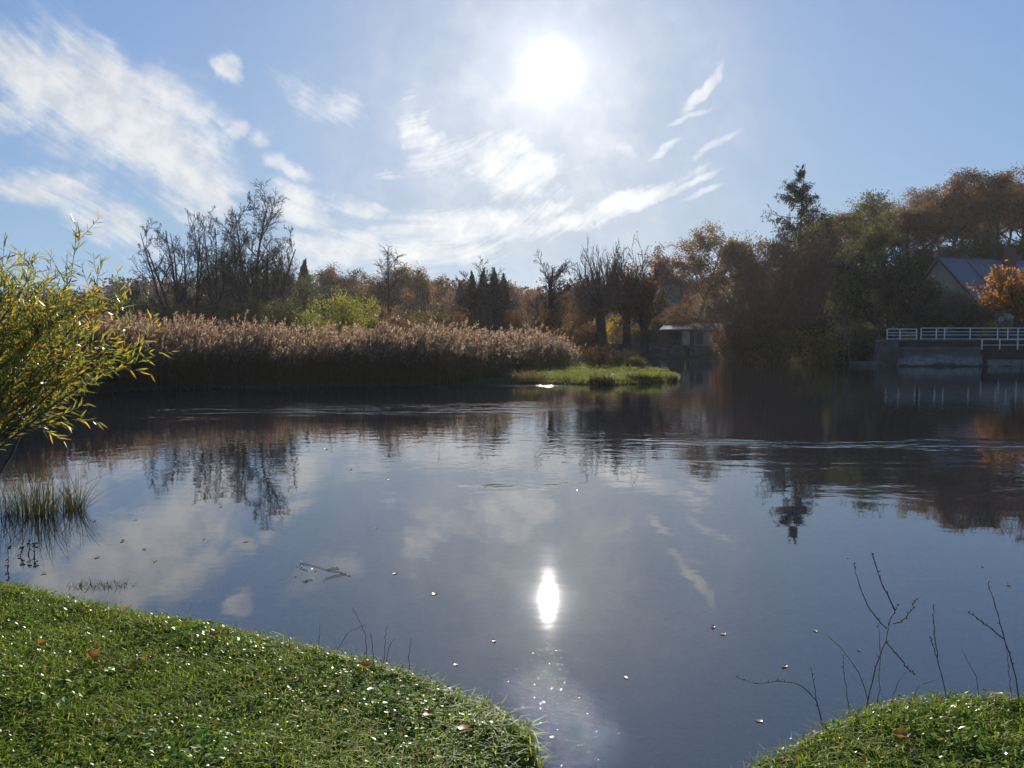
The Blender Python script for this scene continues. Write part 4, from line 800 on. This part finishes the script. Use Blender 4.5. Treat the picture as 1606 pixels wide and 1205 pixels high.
for k, (u, v, h, r, lab, mt) in enumerate([(944, 604, .6, 1.0, 'dark drooping tussock at the waterline in the middle of the spit', 'tussock'), (828, 601, .7, 1.5, 'brown tussock at the left end of the green spit', 'tussock'), (860, 602.5, .38, .8, 'small dark tussock on the left front edge of the spit', 'tussock'), (1000, 601, .5, .9, 'yellow green tussock on the right half of the spit', 'tussock'),
        (1022, 600, .55, 1.0, 'tall grass tussock near the right tip of the spit', 'spit_grass'), (1050, 598, .5, .9, 'last tussock at the right tip of the spit', 'tussock'), (985, 589, .5, 1.2, 'pale tussock on the back of the spit', 'spit_grass'), (900, 588, .4, 1.0, 'low tussock in front of the reeds on the spit', 'spit_grass'), (1032, 590, .5, 1.1, 'bushy tussock at the back right of the spit', 'spit_grass')]):
    q = W(u, v); tuft('tussock', lab, (q[0], q[1] + .25, gz(q[0], q[1] + .25)), 420, h, r, M[mt], .9, .03, 300 + k, group='tussocks on the spit')
for k, (u, v, h, w, lf, lab) in enumerate([(938, 583, 1.5, 1.6, 'rust_leaf', 'rust coloured low shrub on the spit at the end of the reeds'), (975, 581, 1.25, 2.0, 'tussock', 'pale brown low shrub in the middle of the spit'), (1000, 585, .8, 1.4, 'tussock', 'small olive shrub towards the tip of the spit'), (815, 593, 1.0, 2.0, 'tussock', 'brown weedy shrub in front of the reeds left of the spit')]):
    q = W(u, v); bush(320 + k, 'spit_shrub', lab, (q[0], q[1], gz(q[0], q[1])), h, w, M[lf], 1400, .07, M['twig'], stem_r=.015, stems=12)

# ================================================================== near shore: willow, rushes, water plants
rng = np.random.default_rng(21)
wl = thing('willow_shrub', 'leafy young willow with green, yellow and orange leaves leaning in from the left', 'shrub', (-5.35, 6.5, .15))
o = wl.location
def tow(u, v, D): return P(u, v, D) - np.array(o)
heads = [(-40, 350, 6.6), (8, 372, 7.0), (60, 372, 6.8), (105, 380, 7.1), (150, 375, 6.8), (180, 418, 7.0), (120, 440, 6.5), (205, 505, 7.1), (225, 552, 6.9), (190, 597, 6.7), (140, 610, 7.0), (95, 560, 6.4), (45, 500, 6.7), (20, 560, 6.6), (-30, 470, 6.8), (-80, 420, 6.6), (-100, 380, 7), (30, 430, 7.2), (70, 480, 7.3), (-60, 540, 6.5), (160, 520, 7.2), (150, 470, 6.9), (90, 600, 6.6), (15, 455, 6.5), (-20, 410, 7.1), (115, 520, 6.9), (60, 540, 7.2), (40, 610, 6.9), (175, 560, 7.0), (-50, 600, 6.8), (80, 420, 6.9), (0, 520, 7.0)]
heads = [(u - (38 if u > 100 else 12), v + (62 if v < 450 else 12 if v < 540 else -8), d) for u, v, d in heads if not (v > 530 and u < 60) and not (v > 590 and u < 130)]
pl = []; rad = []
for k, h in enumerate(heads):
    e = tow(*h); b0 = np.array([rng.normal() * .22, rng.normal() * .2, -.1]); m1 = b0 * .45 + e * .55 + np.array([0, 0, .22 * np.linalg.norm(e[:2])]) * (.5 if h[1] > 500 else .12)
    q = np.linspace(0, 1, 9)[:, None]; c = (1 - q) ** 2 * b0 + 2 * q * (1 - q) * m1 + q * q * e; c[1:-1] += rng.normal(size=(7, 3)) * .02
    pl.append(c); rad.append(np.linspace(.019, .004, 9))
S0 = dict(p=np.array(pl), r=np.array(rad)); S0['d'] = nrm(np.gradient(S0['p'], axis=1)); S0['L'] = np.linalg.norm(S0['p'][:, -1] - S0['p'][:, 0], axis=1)
S1 = kids(rng, S0, 8, .42, 1.0, 34, .25, .6, 5, .07, .06, .3); S1['r'] = np.maximum(S1['r'], .0025)
S2 = kids(rng, S1, 2, .1, .8, 34, .6, .7, 4, .08, .05, .2); S2['r'] = np.maximum(S2['r'], .002)
V, F = wood([S0], (7,)); link('stems', mesh('stems', V, F, M['grey_bark'], smooth=True), wl)
lp_, ld_ = [], []
for S, k in ((S0, 14), (S1, 14), (S2, 9)):
    B, mm_, _ = S['p'].shape; mm_ -= 1; t0 = .62 if S is S0 else .08; tt = t0 + (1 - t0) * (np.arange(k)[None] + rng.random((B, k))) / k; xx = tt * mm_; ii = np.minimum(xx.astype(int), mm_ - 1); ff = (xx - ii)[..., None]; bb = np.arange(B)[:, None]
    p_ = S['p'][bb, ii] * (1 - ff) + S['p'][bb, ii + 1] * ff; d_ = S['d'][bb, ii + 1]; q_ = nrm(np.cross(d_, rand_dir(rng, B * k).reshape(B, k, 3)))
    lp_.append(p_.reshape(-1, 3)); ld_.append((d_ * .75 + q_ * .65 + np.array([0, 0, -.12])).reshape(-1, 3))
lp_, ld_ = np.concatenate(lp_), np.concatenate(ld_)
def blade_leaves(rng, C, D, L, w):
    """lance leaves: two folded halves of three steps, curved back a little"""
    n = len(C); D = nrm(D); S = nrm(np.cross(D, rand_dir(rng, n))); Nn = np.cross(S, D); L = np.broadcast_to(L, n)[:, None]; rows = []
    for q, ww in ((0, .12), (.3, 1.0), (.62, .8), (1, .03)):
        c = C + D * L * q - Nn * L * .16 * q * q; rows += [c - S * w * ww / 2, c + S * w * ww / 2]
    V = np.stack(rows, 1); i = np.arange(n)[:, None] * 8 + 2 * np.arange(3)[None]
    return V.reshape(-1, 3), np.stack([i, i + 1, i + 3, i + 2], -1).reshape(-1, 4)
lq = blade_leaves(rng, lp_, ld_, .075 + .05 * rng.random(len(lp_)), .0135)
wv_, wf_ = wood([S1, S2], (4, 3)); V, F = join([(wv_, wf_), lq])
link('foliage', mesh('foliage', V, F, [M['stem'], M['willow_leaf']], np.concatenate([np.zeros(len(wf_), int), np.ones(len(lq[1]), int)])), wl)

for k, (u, v, n, h, r, lab, w) in enumerate([(62, 803, 260, .72, .5, 'largest rush clump standing in the water below the willow', .008), (118, 798, 110, .62, .16, 'narrow upright rush clump right of the largest one', .008), (4, 808, 140, .55, .4, 'low rush clump at the left edge of the photo', .007), (95, 806, 90, .45, .5, 'thin scattered rush blades between the two main clumps', .006)]):
    q = W(u, v); tuft('rush_clump', lab, (q[0], q[1], -.1), n, h + .1, r, M['rush'], .75, w, 340 + k, 'rushes', 'rush clumps standing in the water', 6)
q = W(150, 925); 
rng = np.random.default_rng(4)
for k, (dx, n, lab) in enumerate(((-.15, 60, 'left clump of curled water weed floating off the lawn edge'), (.0, 70, 'middle clump of curled water weed, the largest off the lawn edge'), (.14, 45, 'right clump of curled water weed floating off the lawn edge'))):
    B = np.stack([rng.normal(size=n) * .06, rng.normal(size=n) * .04, np.full(n, -.02)], 1)
    V, F = blades(rng, B, .035 + .05 * rng.random(n), .005, .5 + rng.random(n), 4); ob = link('water_weed', mesh('water_weed', V, F, M['rush'])); ob.location = (q[0] + dx, q[1] + .1, 0); tag(ob, lab, 'water plant', 'water weed off the lawn')
for k, (u, v, h, lab) in enumerate([(10, 893, .2, 'dark dock plant with small leaves at the left edge beside the lawn'), (30, 872, .09, 'tiny dark leaved sprig standing in the water beside the dock plant'), (44, 870, .11, 'small dark sprig in the water, tallest of the little group'), (54, 870, .1, 'small dark sprig in the water, rightmost of the little group')]):
    q = W(u, v); rg = np.random.default_rng(360 + k); t_ = thing('water_sprig', lab, 'water plant', (q[0], q[1], -.03), 0, 'dark sprigs by the lawn edge')
    s0 = start([(0, 0, -.05)], [(.1, 0, 1)], [h + .08], [.004], rg, 5, .08, .05, .5); V, F = wood([s0], (5,)); link('stem', mesh('stem', V, F, M['stem']), t_)
    c = s0['p'][0, 2:]; C = np.repeat(c, 4, 0); V, F = leaf_quads(rg, C, .035, .02); link('leaves', mesh('leaves', V, F, M['dark_leaf']), t_)

# ================================================================== lawn
rng = np.random.default_rng(9)
def lawn_pts(n, x0, x1, y0, y1, edge=None):
    x = rng.uniform(x0, x1, n); y = rng.uniform(y0, y1, n); s = shore(x, y); ok = s > .012
    if edge: ok &= s < edge
    x, y, s = x[ok], y[ok], s[ok]; z = height(x, y); k = z > .06; return np.column_stack([x, y, z])[k], s[k]
A, sA = lawn_pts(150000, -4.8, 4.2, 2.15, 6.4)
A2, _ = lawn_pts(26000, -7, 7, -1.5, 2.15); A3, _ = lawn_pts(12000, -8.5, -4.8, 1.0, 8.0); A4, _ = lawn_pts(9000, 4.2, 8, 1.0, 5)
A = np.concatenate([A, A2, A3, A4])
pat = lumps(A[:, 0], A[:, 1], 2.2) + .5 * lumps(A[:, 0] + 3, A[:, 1], 6)
hh = (.016 + .03 * rng.random(len(A)) ** 1.5 + .016 * sm(pat, -.3, 1)) * 1.2
dry = (rng.random(len(A)) < .05 + .30 * sm(lumps(A[:, 0] + 9, A[:, 1] - 4, 2.7), .35, 1.1))
g1 = blades(rng, A, hh, .0042 + .002 * rng.random(len(A)), .7 + 1.5 * rng.random(len(A)), 2)
E, sE = lawn_pts(60000, -4.8, 4.4, 2.2, 6.4, .11)
cl_ = sm(lumps(E[:, 0], E[:, 1], 4.5), .35, 1.0)
g2 = blades(rng, E, (.02 + .04 * rng.random(len(E))) * (1 + 1.5 * cl_ * rng.random(len(E))), .0042, .6 + 1.2 * rng.random(len(E)), 3)
M['dry_grass'] = leaf_mat('dry_grass', [(.3, .26, .08), (.24, .22, .06), (.36, .3, .13), (.2, .17, .06)], .45)
V, F = join([g1, g2]); tag(link('lawn_grass', mesh('lawn_grass', V, F, [M['grass'], M['dry_grass']], np.concatenate([np.repeat(dry.astype(int), 2), np.zeros(len(g2[1]), int)]))), 'short sunlit green grass of the lawn at the water edge', 'grass', None, 'stuff')
Cp, _ = lawn_pts(95000, -4.8, 4.2, 2.15, 6.2); pat = lumps(Cp[:, 0] + 7, Cp[:, 1] + 2, 1.6) + .6 * lumps(Cp[:, 0], Cp[:, 1] + 5, 4.5)
Cp = Cp[rng.random(len(Cp)) < .25 + .6 * sm(pat, -.4, .9)]; n = len(Cp)
up = nrm(np.stack([rng.normal(size=n) * .6, rng.normal(size=n) * .6, np.ones(n)], 1)); e1 = nrm(np.cross(up, rand_dir(rng, n))); e2 = np.cross(up, e1)
sz = ((.0045 + .0045 * rng.random(n)) * (1 + .9 * sm(lumps(Cp[:, 0] - 5, Cp[:, 1] + 8, 2.4), .1, 1.0)))[:, None]; c = Cp + np.array([0, 0, 1.]) * (.016 + .02 * rng.random(n))[:, None]
V = np.stack([c - e1 * sz, c - e2 * sz * .8 + up * sz * .12, c + e1 * sz * 1.1, c + e2 * sz * .8 + up * sz * .12], 1).reshape(-1, 3)
tag(link('lawn_clover', mesh('lawn_clover', V, np.arange(4 * n).reshape(-1, 4), M['clover'])), 'small glossy clover leaves spread through the lawn', 'clover', None, 'stuff')

Lp, _ = lawn_pts(2600, -4.8, 4.2, 2.15, 6.2); n = len(Lp)
V, F = leaf_quads(rng, Lp + np.array([0, 0, .03]), .012 + .02 * rng.random(n), .009, rng.normal(size=(n, 3)) * [1, 1, .25])
tag(link('leaf_litter', mesh('leaf_litter', V, F, leaf_mat('litter_scrap', [(.3, .2, .1), (.4, .33, .22), (.2, .1, .05), (.33, .16, .06)], .3, .5, .3))), 'small scraps of dead leaf scattered in the lawn', 'leaf litter', None, 'stuff')
# bare stems at the water's edge ----------------------------------------
def stem_plant(name, label, lines, D, r, group, bud=True, seed=0):
    rg = np.random.default_rng(seed); b0 = P(*lines[0][0], D); g = thing(name, label, 'dry plant', tuple(b0), 0, group); V = []; bv = []
    for li in lines:
        sk = 0.; pp = [P(a, b, D + sk + .05 * i * (rg.random() - .5)) - b0 for i, (a, b) in enumerate(li)]; pp = np.array(pp)
        if li is lines[0] or li[0][1] > lines[0][0][1] - 12: pp[0] += np.array([0, 0, -.08])
        q = np.linspace(0, len(pp) - 1, 14); fine = np.stack([np.interp(q, np.arange(len(pp)), pp[:, a]) for a in range(3)], 1)
        for _ in range(2): fine[1:-1] = (fine[:-2] + 2 * fine[1:-1] + fine[2:]) / 4
        fine[1:-1] += rg.normal(size=(12, 3)) * .0022
        rr = .68 * np.linspace(r, r * .45, 14) * (1 + .18 * (np.arange(14) % 3 == 0)); V.append(tubes(fine[None], rr[None], 6))
        if bud: bv.append(fine[3::1])
    if bv:
        C = np.concatenate(bv); C = C[rg.random(len(C)) < .8]; d = rg.normal(size=C.shape) * .7 + [0, 0, .9]
        S = shoots(rg, C, d, .012, r * .8, 2, .05, .1, .3); V.append(tubes(S['p'], S['r'], 5))
    v_, f_ = join(V); link('stalk', mesh('stalk', v_, f_, M['stem'], smooth=True), g)
    return g
sg = 'bare stems on the right bank'
stem_plant('bare_sapling', 'tallest forked bare stem with buds on the right grassy bank', [[(1354, 1106), (1370, 1055), (1387, 1010), (1397, 970), (1408, 948)], [(1403, 957), (1390, 930), (1377, 900), (1369, 878), (1370, 868)], [(1391, 986), (1379, 977), (1360, 950), (1350, 925), (1344, 905), (1339, 884)], [(1401, 978), (1416, 975), (1428, 960), (1437, 940)], [(1389, 1006), (1410, 1030), (1425, 1052), (1434, 1058)]], 3.32, .0042, sg, seed=1)
stem_plant('bare_sapling', 'straight stem leaning left across the foot of the tallest forked stem', [[(1366, 1094), (1352, 1062), (1325, 1022), (1298, 998)]], 3.36, .003, sg, False, 2)
stem_plant('bare_sapling', 'thin upright stem just behind the tallest forked stem', [[(1377, 1098), (1380, 1030), (1379, 975)]], 3.4, .0026, sg, True, 3)
stem_plant('bare_sapling', 'long stem arching low over the water left of the right bank', [[(1296, 1124), (1283, 1095), (1262, 1075), (1235, 1067), (1215, 1068), (1190, 1075), (1170, 1068), (1155, 1062)]], 3.2, .0034, sg, True, 4)
stem_plant('bare_sapling', 'short upright stem beside the root of the arching stem', [[(1292, 1124), (1278, 1080), (1272, 1045)]], 3.2, .0026, sg, True, 5)
stem_plant('bare_sapling', 'short knobbly stem between the arching stem and the tallest one', [[(1335, 1108), (1325, 1062), (1322, 1027)]], 3.28, .0026, sg, True, 6)
stem_plant('bare_sapling', 'forked stem standing alone right of the tallest stem', [[(1488, 1092), (1475, 1045), (1462, 1010), (1458, 998)], [(1470, 1032), (1465, 1000), (1465, 975), (1464, 950)]], 3.38, .0034, sg, True, 7)
stem_plant('bare_sapling', 'stout budded stem at the right edge of the photo with one side branch', [[(1604, 1092), (1590, 1045), (1575, 1005), (1565, 965), (1555, 935), (1550, 914)], [(1574, 1002), (1550, 984), (1532, 970), (1518, 960)]], 3.36, .0044, sg, True, 8)
stem_plant('bare_sapling', 'thin stem crossing behind the stout budded stem', [[(1590, 1092), (1582, 1050), (1578, 1010)]], 3.4, .0026, sg, True, 9)
stem_plant('bare_sapling', 'thin leaning stem between the forked lone stem and the stout budded one', [[(1538, 1092), (1532, 1062), (1520, 1040), (1510, 1022)]], 3.44, .0024, sg, False, 10)
stem_plant('bare_sapling', 'flat dead stem lying low over the top of the right bank', [[(1424, 1092), (1440, 1075), (1468, 1066)]], 3.38, .0028, sg, False, 11)
stem_plant('bare_sapling', 'curved thin stem close to the left of the flat dead stem', [[(1392, 1096), (1408, 1070), (1422, 1052)]], 3.36, .0024, sg, False, 12)
lg = 'thin dark stems over the edge of the left lawn'
for k, (ln, lab) in enumerate([([(500, 1012), (501, 995), (502, 979)], 'leftmost short upright stem at the edge of the left lawn'), ([(576, 1030), (574, 1000), (566, 978), (552, 952)], 'tallest stem at the left lawn edge, leaning left'), ([(518, 1016), (545, 992), (574, 980)], 'stem crossing flat in front of the tallest lawn edge stem'),
        ([(587, 1034), (584, 1005), (580, 993)], 'short hooked stem right of the tallest lawn edge stem'), ([(601, 1038), (604, 1010), (606, 981)], 'straight upright stem in the middle of the lawn edge stems'), ([(600, 1038), (610, 1014), (620, 1001)], 'slanting stem beside the straight upright one'), ([(640, 1048), (642, 1025), (644, 1001)], 'rightmost upright stem at the left lawn edge')]):
    D = float(W(ln[0][0], ln[0][1] + 4, .27)[1]) - .02; stem_plant('dry_weed', lab, [ln], D, .0028, lg, False, 20 + k)

# leaves ----------------------------------------------------------------
def curled(seed, L, w, curl):
    rg = np.random.default_rng(seed); V = []; n = 7
    for i in range(n + 1):
        q = i / n; hw = w / 2 * math.sin(math.pi * min(.98, q * .95 + .03)) ** .8 * (1 + .25 * (rg.random() - .5)); z = curl * L * (q - .5) ** 2 * 2
        V += [(L * (q - .5), -hw, z + .3 * hw * curl + rg.normal() * .001), (L * (q - .5), 0, z - .002), (L * (q - .5), hw, z + .45 * hw * curl + rg.normal() * .001)]
    F = []
    for i in range(n): a = 3 * i; F += [(a, a + 1, a + 4, a + 3), (a + 1, a + 2, a + 5, a + 4)]
    return np.array(V), F
variants = []
for k in range(5):
    V, F = curled(k, .07, .034 + .006 * k, .25 + .35 * (k % 3)); variants.append(mesh('leaf', V, F, M['dead_leaf'], smooth=True))
fl_variants = []
for k in range(4):
    V, F = curled(k + 9, .06, .03 + .005 * k, .08 + .1 * (k % 3)); fl_variants.append(mesh('floating_leaf', V, F, M['float_leaf'], smooth=True))
rg = np.random.default_rng(3)
for k, (u, v, s, lab) in enumerate([(66, 1011, 1.1, 'yellow fallen leaf on the left part of the lawn'), (338, 1000, 1.2, 'curled orange brown leaf on the lawn near the water edge'), (143, 1034, 1.1, 'brown fallen leaf right of the yellow leaf on the lawn'), (196, 955, .8, 'brown leaf at the far lawn edge'), (570, 1047, 1.1, 'dark brown curled leaf on the lawn below the thin stems'),
        (672, 1121, .9, 'small red brown leaf on the right half of the left lawn'), (288, 975, .7, 'small upright tan leaf on the lawn near the edge'), (224, 1038, .6, 'little pinkish leaf in the middle of the left lawn'), (727, 1145, .8, 'tan leaf near the rounded right end of the left lawn'), (1412, 1158, 1.0, 'reddish leaf on the right grassy bank'), (1556, 1089, 1.1, 'pale folded leaf at the top edge of the right bank')]):
    q = W(u, v, .31); o = link('fallen_leaf', variants[k % 5]); o.location = (q[0], q[1], gz(q[0], q[1]) + .036); o.rotation_euler = (rg.normal() * .2, rg.normal() * .2, rg.random() * 6); o.scale = (s,) * 3
    tag(o, lab, 'leaf', 'fallen leaves on the lawn')
spots = [(1330, 875, 'pale leaf floating left above the tallest bare stem'), (1541, 889, 'pale leaf floating near the right edge above the stout stem'), (1118, 984, 'dark curled leaf floating with a bright rim, upper of a pair'), (1134, 995, 'flat brown leaf floating just below the dark curled one'), (1278, 990, 'small pale leaf floating left of the leaning stem'), (1347, 1020, 'tiny white leaf floating between the bare stems'), (1230, 1046, 'tiny pale leaf floating above the arching stem'), (1190, 1131, 'pale leaf floating close to the right bank'),
         (212, 816, 'pale long leaf floating in the left cloud reflection'), (148, 818, 'dark leaf floating beside the rush clumps'), (192, 849, 'pale thin leaf floating below the left cloud reflection'), (226, 862, 'dark leaf floating in the left cloud reflection'), (243, 881, 'orange brown leaf floating off the left lawn'), (320, 846, 'dark curled leaf floating right of the left cloud reflection'), (68, 900, 'white leaf floating beside the left lawn corner'), (152, 875, 'tiny pale leaf floating left of the orange brown one'), (620, 900, 'small pale leaf floating right of the twig raft'), (682, 932, 'tiny pale leaf floating between twig raft and sun glare'),
         (512, 705, 'small dark leaf floating right of the bare tree reflection'), (550, 737, 'tiny dark leaf floating in the middle water, left of two'), (610, 753, 'small dark leaf floating in the middle water, right of two'), (590, 829, 'pale leaf fleck floating above the twig raft'), (775, 1006, 'pale leaf fleck floating left below the sun glare'), (715, 1043, 'whitish curled leaf floating just off the lawn'), (981, 1063, 'pale ragged leaf floating right below the sun glare'), (1582, 918, 'tiny pale leaf floating at the right edge'), (905, 770, 'pale leaf fleck floating in the middle right of the ripples'), (385, 850, 'small pale leaf floating under the bare tree reflection')]
for k, (u, v, lab) in enumerate(spots):
    q = W(u, v); o = link('floating_leaf', fl_variants[k % 4]); s = .8 * min(1.8, .4 + q[1] * .09) * (.7 + .5 * rg.random()); o.location = (q[0], q[1], .004); o.rotation_euler = (0, 0, rg.random() * 6); o.scale = (s,) * 3
    tag(o, lab, 'leaf', 'leaves floating on the pond')
tr_ = thing('twig_raft', 'dark broken twig with leaf scraps floating in the middle left water', 'twig', tuple(W(512, 897)))
b0 = W(512, 897); segs = []; rg = np.random.default_rng(6)
for ln in ([(468, 880), (490, 888), (512, 893), (535, 897)], [(504, 912), (520, 904), (542, 899)], [(512, 893), (523, 890), (532, 892)], [(470, 886), (480, 895)], [(535, 897), (550, 903)], [(478, 912), (492, 908)]):
    pp = np.array([W(a, b, .006) - b0 for a, b in ln]); q = np.linspace(0, len(pp) - 1, 8); f = np.stack([np.interp(q, np.arange(len(pp)), pp[:, a]) for a in range(3)], 1); f[:, :2] += rg.normal(size=(8, 2)) * .01; segs.append(tubes(f[None], np.full((1, 8), .0025), 5))
V, F = join(segs); link('twig', mesh('twig', V, F, M['stem']), tr_)
for c_ in rg.normal(size=(12, 3)) * [.12, .22, .003] + [0, 0, .008]:
    V, F = leaf_quads(rg, c_[None], .03, .014, rg.normal(size=(1, 3)) * [1, 1, .15]); link('leaf_scrap', mesh('leaf_scrap', V, F, M['float_leaf']), tr_)

# ================================================================== the autumn air
m, t, out = new_mat('haze_air')
pvl = t.node('ShaderNodeVolumePrincipled'); pvl.inputs['Color'].default_value = (.93, .90, .92, 1); pvl.inputs['Density'].default_value = .0002; pvl.inputs['Anisotropy'].default_value = .35
t.l.new(pvl.outputs[0], out.inputs['Volume'])
hz_ = MB().box(-900, -500, -3, 900, 1300, 48).build('haze', m); tag(hz_, kind='stuff')
